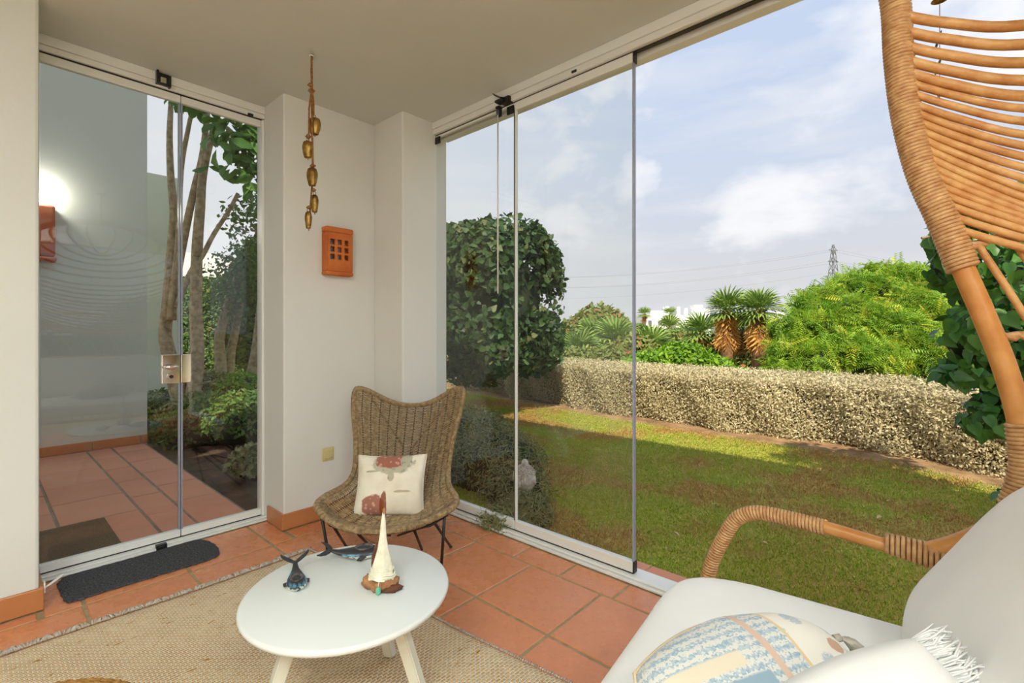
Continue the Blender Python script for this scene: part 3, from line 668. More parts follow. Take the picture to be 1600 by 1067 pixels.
for u, v, w, h, yo in ((488, 193, 20, 27, .03), (481, 233, 17, 27, 0), (489.5, 277, 17, 29, -.012), (491.6, 317.6, 12.5, 28, 0), (483, 344, 11, 27, -.008)):
    hw = w*ps/2; hh = h*ps; x0 = (u-487)*ps; z1 = bz(v)+hh/2; mb = MB()
    prof = [(.001, 0), (hw*.4, -.002), (hw*.8, -hh*.10), (hw, -hh*.32), (hw*.98, -hh*.5), (hw*.86, -hh*.72), (hw*.66, -hh*.95), (hw*.62, -hh), (hw*.56, -hh), (hw*.6, -hh*.94), (hw*.7, -hh*.6)]
    vs = []; n = 22
    for r, z in prof:
        for j in range(n):
            a = 2*PI*j/n; k = 1+.05*mnoise.noise(Vector((math.cos(a)*2+u, math.sin(a)*2, z*40))); vs.append((x0+r*math.cos(a)*k, yo+r*.72*math.sin(a)*k, z1+z))
    mb.add(vs, [(i*n+j, (i+1)*n+j, (i+1)*n+(j+1) % n, i*n+(j+1) % n) for i in range(len(prof)-1) for j in range(n)], True)
    b = mb.build('bell', M['brass'], BS)
    mb = MB(); mb.tube([(x0-.006, yo, z1-.003), (x0-.006, yo, z1+.012), (x0+.006, yo, z1+.012), (x0+.006, yo, z1-.003)], .0018, 6); mb.build('loop', M['brass'], b)
    mb = MB(); mb.tube([(x0, yo, z1-hh*.6), (x0+.002, yo, z1-hh-.012)], .0025, 6); mb.build('clapper', M['brass'], b)

# --- terracotta wall lantern
M['terra'] = pm('orange_terracotta', (212, 120, 52), (194, 98, 40), 8, .7, .3, 60); M['mirror'] = pm('silvery_glass_shard', (160, 166, 170), (110, 114, 120), 14, .25, metal=.3)
LX0, LX1, LZ0, LZ1, LY = 1.478, 1.662, 1.563, 1.872, 2.968
LT = thing('wall_lantern', (1.57, LY, 1.56), 'orange terracotta wall lantern with nine square holes', 'wall lantern')
def L_(name, x0, x1, y0, y1, z0, z1, m='terra', bev=.004):
    mb = MB(); mb.box(x0-1.57, x1-1.57, y0-LY, y1-LY, z0-1.56, z1-1.56, bev); return mb.build(name, M[m], LT)
F0 = LY-.062
L_('top_cap', LX0-.004, LX1+.004, F0-.006, LY-.001, LZ1-.036, LZ1, bev=.009); L_('bottom_cap', LX0-.003, LX1+.003, F0-.005, LY-.001, LZ0, LZ0+.026, bev=.007)
L_('back_plate', LX0, LX1, LY-.008, LY-.001, LZ0+.027, LZ1-.037)
L_('side_plate', LX0, LX0+.010, F0, LY-.009, LZ0+.027, LZ1-.037); L_('side_plate', LX1-.010, LX1, F0, LY-.009, LZ0+.027, LZ1-.037)
ft = MB(); xs = [LX0+.0105, LX0+.026, LX0+.058, LX0+.076, LX0+.106, LX0+.124, LX0+.154, LX1-.0105]; zs = [LZ0+.027, LZ0+.100, LZ0+.135, LZ0+.148, LZ0+.183, LZ0+.196, LZ0+.231, LZ1-.037]
xx = [a-1.57 for a in xs]; zz = [a-1.56 for a in zs]; y0 = F0-LY; y1 = y0+.012
vid = {}
def fv(i, j, k):
    key = (i, j, k)
    if key not in vid: vid[key] = len(ft.v); ft.v.append((xx[i], (y0, y1)[k], zz[j]))
    return vid[key]
solid = lambda i, j: 0 <= i < 7 and 0 <= j < 7 and not (i in (1, 3, 5) and j in (1, 3, 5))
for i in range(7):
    for j in range(7):
        if not solid(i, j): continue
        ft.f += [(fv(i, j, 0), fv(i+1, j, 0), fv(i+1, j+1, 0), fv(i, j+1, 0)), (fv(i, j+1, 1), fv(i+1, j+1, 1), fv(i+1, j, 1), fv(i, j, 1))]
        if not solid(i-1, j): ft.f.append((fv(i, j, 1), fv(i, j, 0), fv(i, j+1, 0), fv(i, j+1, 1)))
        if not solid(i+1, j): ft.f.append((fv(i+1, j, 0), fv(i+1, j, 1), fv(i+1, j+1, 1), fv(i+1, j+1, 0)))
        if not solid(i, j-1): ft.f.append((fv(i, j, 0), fv(i, j, 1), fv(i+1, j, 1), fv(i+1, j, 0)))
        if not solid(i, j+1): ft.f.append((fv(i, j+1, 1), fv(i, j+1, 0), fv(i+1, j+1, 0), fv(i+1, j+1, 1)))
ft.sm = [False]*len(ft.f); ft.build('pierced_front', M['terra'], LT)
for i in (1, 3):
    for j in (1, 3, 5):
        mb = MB(); mb.box(xx[i]+.001, xx[i+1]-.001, y0+.026, y0+.029, zz[j]+.002, zz[j+1]-.002)
        o = mb.build('glass_shard', M['mirror'], LT)

# --- switch and door holder
M['beige'] = pm('yellowed_plastic', (218, 204, 150), (208, 194, 140), 6, .4)
SW = thing('light_switch', (1.518, 2.97, .408), 'yellowed square light switch low on the white wall beside the wicker chair', 'light switch')
mb = MB(); mb.box(-.041, .041, -.010, -.001, -.043, .043, .006); mb.build('frame', M['beige'], SW)
mb = MB(); mb.box(-.028, .028, -.016, -.0105, -.029, .029, .004); mb.build('rocker', M['beige'], SW)
mb = MB(); mb.tube([(.019, -.0162, -.021), (.019, -.0175, -.021)], .0025, 8); mb.build('pilot_lamp', M['black_plastic'], SW)
mb = MB(); mb.tube(bez([(.195, 2.905, .085), (.215, 2.93, .088), (.245, 2.955, .098), (.262, 2.96, .105), (.25, 2.945, .100), (.22, 2.925, .090), (.20, 2.915, .086)], 5), .0035, 7); mb.box(.194, .200, 2.90, 2.925, .066, .112, .002)
tag(mb.build('door_holder', M['white_metal']), 'small white door holder sticking out above the skirting at far left', 'door holder')

# --- wall sconce outside
M['terra2'] = pm('russet_terracotta', (186, 92, 44), (170, 78, 36), 8, .6, .2, 50)
M['glow'] = NT('lamp_glow').m; g_ = M['glow'].node_tree.nodes['Principled BSDF']; g_.inputs['Emission Color'].default_value = (1, .95, .85, 1); g_.inputs['Emission Strength'].default_value = 3
sc = P(55, 366, 4.72); SCN = thing('wall_sconce', (sc.x, 6.42, sc.z), 'russet terracotta wall lamp outside behind the glass at far left', 'wall lamp')
mb = MB(); mb.box(-.12, .12, -.10, -.002, -.24, .25, .02); mb.build('shade', M['terra2'], SCN); mb = MB(); mb.box(-.13, .13, -.11, -.002, -.29, -.242, .02); mb.build('base_cap', M['terra2'], SCN)
mb = MB(); mb.ell((0, -.05, .262), (.05, .03, .02)); mb.build('bulb', M['glow'], SCN)
ld = bpy.data.lights.new('sconce_light', 'POINT'); ld.energy = 9; ld.color = (1, .97, .9); ld.shadow_soft_size = .04; lo = bpy.data.objects.new('sconce_light', ld); C.objects.link(lo); lo.location = (sc.x, 6.32, sc.z+.36)
# made-up housings for the two added fill lights, out of view
for i, (x, y, sx, sy) in enumerate(((-1.2, -.3, .5, 1.1), (-.1, -1.2, 1.1, .3))):
    t = thing('fill_lamp', (x, y, 2.63), ('added flat fill lamp near the west wall of the terrace room', 'added flat fill lamp near the back wall of the terrace room')[i], 'ceiling lamp')
    mb = MB(); mb.box(-sx/2-.03, sx/2+.03, -sy/2-.03, sy/2+.03, -.045, -.001, .006); mb.build('housing', M['white_metal'], t)

# ------------------------------------------------------------------ wicker chair in the corner
M['cane'] = pm('grey_brown_wicker', (184, 158, 116), (128, 104, 72), 55, .6, .4, 200); M['cane_rim'] = pm('wicker_binding', (170, 140, 96), (122, 94, 60), 60, .6, .4, 200)
M['rib'] = pm('dark_wicker_rib', (88, 68, 44), (62, 48, 32), 40, .6)
wc = FW*2.62+RT*(-.63)
WCH = thing('wicker_chair', (wc.x, wc.y, 0), 'grey-brown wicker lounge chair with winged back on black steel legs in the corner', 'chair', None, -YAW)
SIDE = bez([(.358, -.22, .335), (.340, -.13, .348), (.295, -.02, .352), (.268, .09, .382), (.270, .155, .47), (.290, .205, .60), (.325, .27, .74), (.338, .335, .858)], 12)
MID = bez([(0, -.42, .285), (0, -.3, .270), (0, -.1, .262), (0, .05, .28), (0, .16, .35), (0, .25, .47), (0, .33, .60), (0, .405, .735)], 12)
def along(c, s_):
    L = [0]
    for i in range(1, len(c)): L.append(L[-1]+(c[i]-c[i-1]).length)
    t = s_*L[-1]; k = 0
    while k < len(c)-2 and L[k+1] < t: k += 1
    return c[k].lerp(c[k+1], (t-L[k])/(L[k+1]-L[k]+1e-9))
def surf(s_, t):
    e = along(SIDE, s_); c = along(MID, s_); a = (1-s_)*abs(t)**2.3+s_*(1-math.cos(PI*abs(t)**1.25))/2
    return Vector((e.x*t, c.y+(e.y-c.y)*a, c.z+(e.z-c.z)*a))
def snorm(s_, t):
    a = surf(min(1, s_+.01), t)-surf(max(0, s_-.01), t); b = surf(s_, min(1, t+.02))-surf(s_, max(-1, t-.02)); n = b.cross(a); return n.normalized()
NR = 13; rows = 128; mb = MB()
for r in range(rows):
    s_ = (r+.5)/rows; pts = []
    for i in range(2*NR+1):
        t = -1+i/NR; n = snorm(s_, t)
        pts.append(surf(s_, t)+n*(.0032*(1 if (i//1) % 2 == 0 else 0)*(1 if (r+i//2) % 2 else -1))+Vector((0, 0, random.uniform(-.0008, .0008))))
    mb.tube(pts, .0031, 4, cap=False)
tag(mb.build('weave', M['cane'], WCH), kind='stuff')
for k in range(NR):
    t = -1+(2*k+2)/NR
    if t > .99: break
    mb = MB(); mb.tube([surf(i/30, t) for i in range(31)], .0042, 5); mb.build('rib', M['rib'], WCH)
per = [surf(0, -1+i/20) for i in range(41)]+[surf(i/30, 1) for i in range(1, 31)]+[surf(1, 1-i/20) for i in range(1, 41)]+[surf(1-i/30, -1) for i in range(1, 30)]
# round the ears and front corners
for _ in range(3): per = [(per[i-1]+per[i]*2+per[(i+1) % len(per)])/4 for i in range(len(per))]
mb = MB(); mb.tube(per, .0125, 8, closed=True); rim = mb.build('rim', M['cane_rim'], WCH)
w_ = wrap(per+[per[0]], .0125, .0075, .0042, 7); tag(w_.build('rim_binding', M['cane'], WCH), kind='stuff')
mb = MB()
for s_ in (0.02,):
    for i in range(90):
        t = -1+2*(i+.5)/90; pts = [surf(0, t)+Vector((0, -.008, -.012)), surf(0, t)+Vector((0, -.014, .004)), surf(.006, t)+Vector((0, 0, .012)), surf(.055, t)+Vector((0, 0, .006)), surf(.075, t)+Vector((random.uniform(-.004, .004), 0, .001))]
        mb.tube(pts, .0033, 5)
tag(mb.build('front_binding', M['cane'], WCH), kind='stuff')
def rod(pts, r=.0075, name='leg'):
    mb = MB(); mb.tube(pts, r, 10); return mb.build(name, M['black_metal'], WCH)
for sd in (-1, 1):
    rod([(sd*.30, -.27, .295), (sd*.275, -.215, .004)]); rod([(sd*.25, -.29, .280), (sd*.29, .05, .004)], .007); rod([(sd*.15, -.30, .262), (sd*.135, .02, .004)], .007)
    rod([(sd*.24, -.30, .270), (sd*.02, -.05, .11)], .0055, 'brace'); rod([(sd*.26, .40, .79), (sd*.03, .30, .50), (sd*.02, .20, .36)], .006, 'back_brace')
    mb = MB(); mb.ell((sd*.275, -.215, .006), (.010, .010, .006)); mb.build('foot_cap', M['black_plastic'], WCH)
    mb = MB(); mb.ell((sd*.29, .05, .006), (.010, .010, .006)); mb.build('foot_cap', M['black_plastic'], WCH)
rod([(-.31, -.24, .292), (-.24, -.32, .272), (-.12, -.36, .26), (0, -.37, .257), (.12, -.36, .26), (.24, -.32, .272), (.31, -.24, .292)], .006, 'seat_rail')

# ------------------------------------------------------------------ pillows
def pillow_mesh(w, h, t, seed=0, n=30, pinch=.07, wr=.006, sag=0):
    mb = MB(); vs = []; N1 = n+1
    for sd in (1, -1):
        for i in range(N1):
            for j in range(N1):
                a = -1+2*i/n; b = -1+2*j/n
                a2 = math.sin(a*PI/2)*.35+a*.65; b2 = math.sin(b*PI/2)*.35+b*.65
                x = a2*w/2*(1-pinch*(1-b2*b2)); y = b2*h/2*(1-pinch*(1-a2*a2))
                th = t/2*(max(0, 1-a2**4)*max(0, 1-b2**4))**.42
                q = Vector((x*7, y*7, sd*2.0+seed))
                z = sd*th+(wr*mnoise.noise(q)+wr*.7*mnoise.noise(q*2.3))*min(1, th/(t*.2))
                if sag: z += sag*mnoise.noise(Vector((x*3, y*3, seed+9)))
                vs.append((x, y, z))
    f = []
    for k in (0, 1):
        o = k*N1*N1
        for i in range(n):
            for j in range(n):
                q = (o+i*N1+j, o+(i+1)*N1+j, o+(i+1)*N1+j+1, o+i*N1+j+1); f.append(q if k == 0 else tuple(reversed(q)))
    mb.add(vs, f, True); return mb
def place(t, loc, xdir, normal):
    """local x along xdir, local z along normal"""
    z = Vector(normal).normalized(); x = Vector(xdir); x = (x-z*x.dot(z)).normalized(); y = z.cross(x)
    Mx = Matrix((x, y, z)).transposed().to_4x4(); t.matrix_world = Matrix.Translation(Vector(loc)) @ Mx
def corner_place(t, A, B, half, normal):
    """square pillow whose far right corner is A and whose far edge runs towards B"""
    x = (A-B).normalized(); z = Vector(normal).normalized(); z = (z-x*z.dot(x)).normalized(); y = z.cross(x)
    t.matrix_world = Matrix.Translation(A-x*half-y*half) @ Matrix((x, y, z)).transposed().to_4x4()
def weld(o, d=.0004):
    bm = bmesh.new(); bm.from_mesh(o.data); bmesh.ops.remove_doubles(bm, verts=bm.verts, dist=d); bm.to_mesh(o.data); bm.free()
def fabric(t, c, rough=.9, st=.25, sc=900):
    t.col(c); t.set(Roughness=rough); t.b.inputs['Specular IOR Level'].default_value = .15; t.b.inputs['Sheen Weight'].default_value = .15
    t.bump(t.noise(sc, 2), st, .001)
def ell_mask(t, sep, cx, cy, rx, ry, wob, n, soft=.12):
    dx = t.math('DIVIDE', t.math('SUBTRACT', sep.outputs['X'], cx), rx); dy = t.math('DIVIDE', t.math('SUBTRACT', sep.outputs['Y'], cy), ry)
    d = t.math('SQRT', t.math('ADD', t.math('MULTIPLY', dx, dx), t.math('MULTIPLY', dy, dy)))
    d = t.math('ADD', d, t.math('MULTIPLY', t.math('SUBTRACT', n, .5), wob)); return t.remap(d, 1+soft*.5, 1-soft*.5)
def floral():
    t = NT('cream_cotton_floral_print'); sep = t.N.new('ShaderNodeSeparateXYZ'); t.L.new(t.co, sep.inputs[0]); n = t.noise(22, 3, .6)
    top = t.N.new('ShaderNodeNewGeometry'); c = t.mix(t.remap(t.noise(9, 4), .4, .7), s2l((240, 232, 214)), s2l((226, 214, 190)))
    v = t.N.new('ShaderNodeTexVoronoi'); v.inputs['Scale'].default_value = 42; t.L.new(t.co, v.inputs['Vector'])
    ring = t.remap(v.outputs['Distance'], .25, .35)
    pink = t.mix(ring, s2l((206, 150, 132)), s2l((160, 92, 74))); grn = t.mix(ring, s2l((150, 152, 134)), s2l((182, 176, 152)))
    for args, cc in (((.012, .110, .105, .060, .9), grn), ((.000, .125, .075, .046, .8), pink), ((.085, .13, .03, .045, .8), grn), ((.012, .042, .016, .026, .5), grn), ((-.085, .065, .035, .005, .8), grn),
                     ((-.070, -.105, .056, .056, .8), pink), ((-.018, -.098, .018, .062, .4), t.mix(ring, s2l((170, 96, 48)), s2l((140, 72, 36)))), ((.075, -.035, .04, .006, .9), s2l((190, 170, 140)))):
        c = t.mix(t.math('MULTIPLY', ell_mask(t, sep, *args, n), .9), c, cc)
    fabric(t, c); return t.m
M['floral'] = floral()
CP = thing('floral_cushion', (0, 0, 0), 'cream cushion with dusky pink floral patches sitting in the wicker chair', 'cushion')
up = FW*.42+Vector((0, 0, 1)); nrm = RT.cross(up)*-1; nrm = (-FW+Vector((0, 0, .42))).normalized()
cl = FW*2.50+RT*(-.632); place(CP, (cl.x, cl.y, .400), RT-FW*.03+Vector((0, 0, .03)), nrm)
o = pillow_mesh(.365, .315, .12, 3, wr=.018).build('cover', M['floral'], CP); weld(o)
def outline(w, h, pinch, n=24):
    q = [(a, -1) for a in np.linspace(-1, 1, n)[:-1]]+[(1, b) for b in np.linspace(-1, 1, n)[:-1]]+[(a, 1) for a in np.linspace(1, -1, n)[:-1]]+[(-1, b) for b in np.linspace(1, -1, n)[:-1]]
    return [(a*w/2*(1-pinch*(1-b*b)), b*h/2*(1-pinch*(1-a*a)), 0) for a, b in q]
mb = MB(); mb.tube(outline(.365, .315, .07), .0022, 6, closed=True); mb.build('seam', M['floral'], CP)

# ------------------------------------------------------------------ swing chair of bent rattan
M['rattan'] = pm('honey_rattan', (210, 150, 82), (190, 124, 58), 14, .35, .15, 60, spec=.5); M['wicker'] = pm('rattan_binding', (208, 164, 112), (180, 130, 82), 50, .42, .35, 150)
M['slat'] = pm('striped_cane_slat', (214, 166, 104), (188, 128, 66), 22, .5, .3, 120)
TH = math.radians(8); CC = Vector((.87, 0, 0)); XL = Vector((math.cos(TH), math.sin(TH), 0)); YL = Vector((-math.sin(TH), math.cos(TH), 0))
EG = thing('swing_chair', CC, 'large hanging rattan basket chair with open slatted hood at the right', 'swing chair')
def toL(p): p = Vector(p)-CC; return Vector((p.dot(XL), p.dot(YL), p.z))
def toW(p): return XL*p[0]+YL*p[1]+Vector((0, 0, p[2]))         # relative to the chair's base
def onX(u, v, X=1.5):
    a = (u-800)/751; d = X/(.668*a+.744); return P(u, v, d)
def mir(p): return Vector((-p[0], p[1], p[2]))
def epart(mb, name, m, kind=None):
    o = mb.build(name, M[m], EG)
    if kind: o['kind'] = kind
    return o
rimR = [toL(onX(u, v)) for u, v in ((1398, 0), (1404, 90), (1416, 180), (1440, 270), (1474, 345), (1505, 420), (1540, 500), (1570, 575), (1594, 660), (1600, 735), (1582, 790), (1545, 828), (1490, 852), (1430, 866))]
arch = [Vector((0, .06, 2.33)), Vector((.22, .055, 2.31)), Vector((.42, .045, 2.24)), Vector((.57, .03, 2.13))]
right = bez(arch+rimR, 8); left = [mir(p) for p in right]
full = [toW(p) for p in left[::-1]+right[1:]]
nA = len(bez(arch+rimR[:6], 8))
for side in (1, -1):
    pr = [toW(p if side > 0 else mir(p)) for p in bez(arch+rimR[:6], 8)]
    mb = MB(); mb.tube(pr, .026, 12); mb.build('hood_rim', M['wicker'], EG)
    w_ = wrap(pr, .027, .0085, .0052, 9); tag(w_.build('rim_binding', M['wicker'], EG), kind='stuff')
    pr = [toW(p if side > 0 else mir(p)) for p in bez(rimR[4:], 8)]
    mb = MB(); mb.tube(pr, .0215, 14); mb.build('side_pole', M['rattan'], EG)
    pr = [toW(p if side > 0 else mir(p)) for p in bez(rimR[8:11], 6)]
    w_ = wrap(pr, .0225, .009, .0048, 10); tag(w_.build('pole_binding', M['wicker'], EG), kind='stuff')
    arm = [toL(onX(u, v)) for u, v in ((1540, 898), (1490, 882), (1430, 864), (1385, 852), (1290, 824), (1225, 808), (1182, 801), (1152, 810), (1132, 838), (1112, 880), (1100, 930))]
    arm = [a if side > 0 else mir(a) for a in arm]; pa = [toW(p) for p in bez(arm, 8)]
    mb = MB(); mb.tube(pa, .0165, 12); mb.build('armrest', M['rattan'], EG)
    w_ = wrap([toW(p) for p in bez(arm[4:], 8)], .0175, .0085, .0045, 9); tag(w_.build('arm_binding', M['wicker'], EG), kind='stuff')
    j = bez([arm[1], arm[3]], 10); w_ = wrap([toW(p+Vector((0, 0, .006))) for p in j], lambda f: .030-.008*f, .010, .0052, 10); tag(w_.build('joint_binding', M['wicker'], EG), kind='stuff')
    # seat frame
def rim_at(z):
    for i in range(len(right)-1):
        a, b = right[i], right[i+1]
        if (a.z-z)*(b.z-z) <= 0 and a.z > b.z: return a.lerp(b, (a.z-z)/(a.z-b.z+1e-9))
    return right[0]
zs_ = [2.30, 2.25, 2.19, 2.13, 2.07, 2.02]+[onX(1422+(max(0, v-180)*.33), v).z for v in (20, 45, 69, 92, 112, 127, 143, 160, 174, 187, 200, 213, 226, 240, 254, 268, 283, 298, 315, 334, 355)]
def cr(t, a, b): return a+(b-a)*t
for k, z in enumerate(zs_):
    p = rim_at(z); f = max(0, k-6); d1 = .085+.06*min(1, f/12)-(.05*max(0, (f-14)/6)); hw = max(p.x, .25); pts = []
    if k < 6:
        p = right[int(4+k*5)]; hw = p.x
    inn = .018
    pts = [Vector((p.x-inn, p.y, p.z)), Vector((p.x+.012, p.y-.09, p.z-d1*.42)), Vector((p.x+.016, p.y-.22, p.z-d1*1.02)), Vector((p.x*.8, p.y-.42, p.z-d1*2.0)), Vector((p.x*.42, p.y-.53, p.z-d1*2.7)), Vector((0, p.y-.56, p.z-d1*2.9))]
    pts = pts+[mir(q) for q in pts[-2::-1]]; r = .0115 if f < 5 else .0088
    mb = MB(); mb.tube([toW(q) for q in bez(pts, 6)], r, 8); mb.build('slat', M['slat'], EG)
def twist(name, ctrl, r=.007, pit=.05):
    c = bez(ctrl, 10)
    for ph in (0, PI):
        pts = []; L = 0
        for i, q in enumerate(c):
            if i: L += (c[i]-c[i-1]).length
            pts.append(toW(q+Vector((0, math.cos(L/pit*2*PI+ph)*r*.8, math.sin(L/pit*2*PI+ph)*r*.8))))
        mb = MB(); mb.tube(pts, r, 7); mb.build(name, M['wicker'], EG)
def ringpts(z, dz, back=.52, out=.04):
    p = rim_at(z); a = [Vector((p.x, p.y, z)), Vector((p.x+out, p.y-.12, z+dz)), Vector((p.x+out, p.y-.28, z+dz)), Vector((p.x*.75, p.y-back*.85, z+dz*.6)), Vector((0, p.y-back, z+dz*.4))]
    return a+[mir(q) for q in a[-2::-1]]
twist('back_band', ringpts(1.385, .035)); twist('back_band', ringpts(1.185, .012)); twist('back_band', ringpts(.93, -.02, .44, .0))
rp = bez(ringpts(1.385, .035), 12); lp = bez(ringpts(.93, -.02, .44, .0), 12); n_ = len(rp)
for k in range(17):
    i0 = int((k+1)/18*(n_-1)); i1 = int(min(n_-1, max(0, i0+(4 if k < 8 else -4)))); a = rp[i0]; b = lp[min(n_-1, max(0, i1))]; m_ = a.lerp(b, .5)+Vector((.02*(1 if a.x > 0 else -1), -.03, 0))
    mb = MB(); mb.tube([toW(q) for q in bez([a, m_, b, Vector((b.x*.85, b.y+.05, .42))], 8)], .0072, 8); mb.build('back_strut', M['slat'], EG)
st = bez([toL(onX(1100, 930)), Vector((.62, .47, .40)), Vector((.45, .53, .37)), Vector((0, .55, .36))], 8); st = st+[mir(q) for q in st[-2::-1]]
mb = MB(); mb.tube([toW(q) for q in st], .0165, 12); mb.build('seat_rail', M['rattan'], EG)
st = bez([Vector((.63, .40, .39)), Vector((.64, .1, .38)), Vector((.58, -.25, .37)), Vector((.3, -.42, .36)), Vector((0, -.44, .36))], 8); st = st+[mir(q) for q in st[-2::-1]]
mb = MB(); mb.tube([toW(q) for q in st], .015, 12); mb.build('seat_rail', M['rattan'], EG)
for k in range(15):
    x = -.56+.08*k; mb = MB(); mb.tube([toW(q) for q in bez([Vector((x, .52-.1*(abs(x)/.6)**2, .365)), Vector((x, .1, .335)), Vector((x, -.36+.15*(abs(x)/.6)**2, .36))], 6)], .0075, 7); mb.build('seat_slat', M['slat'], EG)
mb = MB(); mb.tube([toW((0, .06, 2.34)), toW((0, .06, 2.62))], .008, 8); mb.build('suspension_rope', M['rope'], EG)
mb = MB(); mb.lathe([(.001, -.02), (.035, -.02), (.04, -.001), (.001, -.001)], 20, toW((0, .06, 2.63))); mb.build('ceiling_mount', M['black_metal'], EG)

# --- its cushions
def white_fabric(name, c=(250, 250, 246)):
    t = NT(name); fabric(t, t.mix(t.remap(t.noise(5, 3), .3, .7), s2l(c), s2l(tuple(x-6 for x in c)))); return t.m
M['white_canvas'] = white_fabric('white_canvas'); M['white_linen'] = white_fabric('white_linen', (243, 243, 241))
def puff(sx, sy, sz, e=.5, e2=.7, wr=.01, seed=0, nu=64, nv=28, fn=None):
    mb = MB(); vs = []; sg = lambda v, p: math.copysign(abs(v)**p, v)
    for i in range(nv+1):
        ph = -PI/2+PI*i/nv
        for j in range(nu):
            a = 2*PI*j/nu; x = sx*sg(math.cos(ph), e2)*sg(math.cos(a), e); y = sy*sg(math.cos(ph), e2)*sg(math.sin(a), e); z = sz*sg(math.sin(ph), e2)
            q = Vector((x*3.2, y*3.2, z*3.2+seed)); k = wr*(mnoise.noise(q)*1.4+mnoise.noise(q*2.6)*.7)
            p = Vector((x, y, z)); p += p.normalized()*k if p.length > 1e-6 else p
            if fn: p = fn(p)
            vs.append(p)
    mb.add(vs, [(i*nu+j, i*nu+(j+1) % nu, (i+1)*nu+(j+1) % nu, (i+1)*nu+j) for i in range(nv) for j in range(nu)], True); return mb
SCU = thing('seat_cushion', CC+toW((0, .09, .46)), 'big white canvas seat cushion lying on the rattan swing chair', 'cushion', None, TH)
o = puff(.615, .425, .088, .28, .62, .010, 2).build('cover', M['white_canvas'], SCU); weld(o)
BCU = thing('back_cushion', (0, 0, 0), 'tall white canvas back cushion leaning at the right end of the swing chair', 'cushion')
place(BCU, CC+toW((.0, -.17, .70)), XL, YL+Vector((0, 0, .62)))
o = puff(.62, .25, .12, .5, .62, .024, 7).build('cover', M['white_canvas'], BCU); weld(o)
FP = thing('fringed_cushion', (0, 0, 0), 'plain white cushion with a fringed edge between patterned cushion and back cushion', 'cushion')
corner_place(FP, P(1430, 996, .72), P(1300, 1050, .74), .13, -FW*.70-RT*.10+Vector((0, 0, .60)))
o = pillow_mesh(.26, .26, .12, 11, pinch=-.12, wr=.006).build('cover', M['white_linen'], FP); weld(o)
mb = MB()
for i in range(190):
    b = -1+2*i/189; x = .13*(1+.12*(1-b*b)); y = b*.13
    for q in range(2):
        dx = random.uniform(.022, .045); mb.tube([(x-.012, y, .008*(1-b*b)), (x+dx*.5, y+random.uniform(-.005, .005), .008+random.uniform(-.004, .008)), (x+dx, y+random.uniform(-.010, .010), random.uniform(-.01, .008))], .0014, 4)
tag(mb.build('fringe', M['white_linen'], FP), kind='stuff')
def blueprint():
    t = NT('cream_cotton_blue_print'); sep = t.N.new('ShaderNodeSeparateXYZ'); t.L.new(t.co, sep.inputs[0]); X, Y = sep.outputs['X'], sep.outputs['Y']
    n = t.noise(130, 4, .6); n2 = t.noise(14, 3)
    cream = s2l((238, 234, 222)); blue = t.mix(t.remap(n, .4, .6), s2l((150, 178, 196)), s2l((190, 206, 212)))
    # rows of ragged triangles
    br = t.N.new('ShaderNodeTexVoronoi'); br.inputs['Scale'].default_value = 17; br.inputs['Randomness'].default_value = .55; t.L.new(t.mapping(scale=(1, .8, 1)), br.inputs['Vector'])
    tri = t.math('MULTIPLY', t.remap(t.math('ADD', br.outputs['Distance'], t.math('MULTIPLY', n, .35)), .50, .44), t.remap(n, .38, .46)); c = t.mix(t.math('MULTIPLY', tri, .85), cream, blue)
    def band(axis, lo, hi, soft=.002):
        return t.math('MULTIPLY', t.remap(axis, lo-soft, lo+soft), t.remap(axis, hi+soft, hi-soft))
    inside = t.math('MULTIPLY', band(X, -.30, .075), band(Y, -.085, .30))
    wv = t.N.new('ShaderNodeTexWave'); wv.wave_type = 'BANDS'; wv.bands_direction = 'Y'; wv.inputs['Scale'].default_value = 20; wv.inputs['Distortion'].default_value = 6; wv.inputs['Detail'].default_value = 3; wv.inputs['Detail Scale'].default_value = 9; t.L.new(t.co, wv.inputs['Vector'])
    lace = t.mix(t.remap(wv.outputs['Fac'], .45, .6), s2l((226, 226, 218)), blue); c = t.mix(inside, c, lace)
    c = t.mix(t.math('MULTIPLY', band(Y, .03, .055), band(X, -.3, .04)), c, s2l((226, 214, 186))); c = t.mix(t.math('MULTIPLY', band(Y, .07, .11), band(X, -.3, -.01)), c, s2l((150, 176, 194)))
    c = t.mix(t.math('MULTIPLY', band(Y, .125, .15), band(X, -.3, -.04)), c, s2l((232, 222, 198))); c = t.mix(t.math('MULTIPLY', band(X, .012, .028), band(Y, .04, .3)), c, s2l((220, 192, 172)))
    for ax, lo, hi, ax2, l2, h2 in ((Y, -.092, -.085, X, -.3, .082), (X, .075, .082, Y, -.092, .3)):
        c = t.mix(t.math('MULTIPLY', band(ax, lo, hi, .001), band(ax2, l2, h2)), c, s2l((226, 204, 158)))
    for a in ((.165, .115, .016, .014), (.02, .018, .012, .008), (-.1, .02, .010, .01)): c = t.mix(t.math('MULTIPLY', ell_mask(t, sep, *a, .9, n), .8), c, s2l((196, 146, 104)))
    fabric(t, c); return t.m
M['blueprint'] = blueprint()
PP = thing('patterned_cushion', (0, 0, 0), 'cream cushion printed with pale blue motifs with a tassel, lying on the white seat', 'cushion')
corner_place(PP, P(1240, 974, .95), P(980, 1056, .80), .19, -FW*.55-RT*.30+Vector((0, 0, .70)))
o = pillow_mesh(.38, .38, .17, 5, pinch=-.22, wr=.008).build('cover', M['blueprint'], PP); weld(o)
mb = MB(); mb.tube(outline(.38, .38, -.22), .0032, 6, closed=True); mb.build('piping', pm('beige_piping', (214, 196, 160), None, 5, .8), PP)
M['tassel'] = pm('greige_tassel_yarn', (200, 192, 176), (170, 160, 144), 80, .95, .4, 200)
mb = MB()
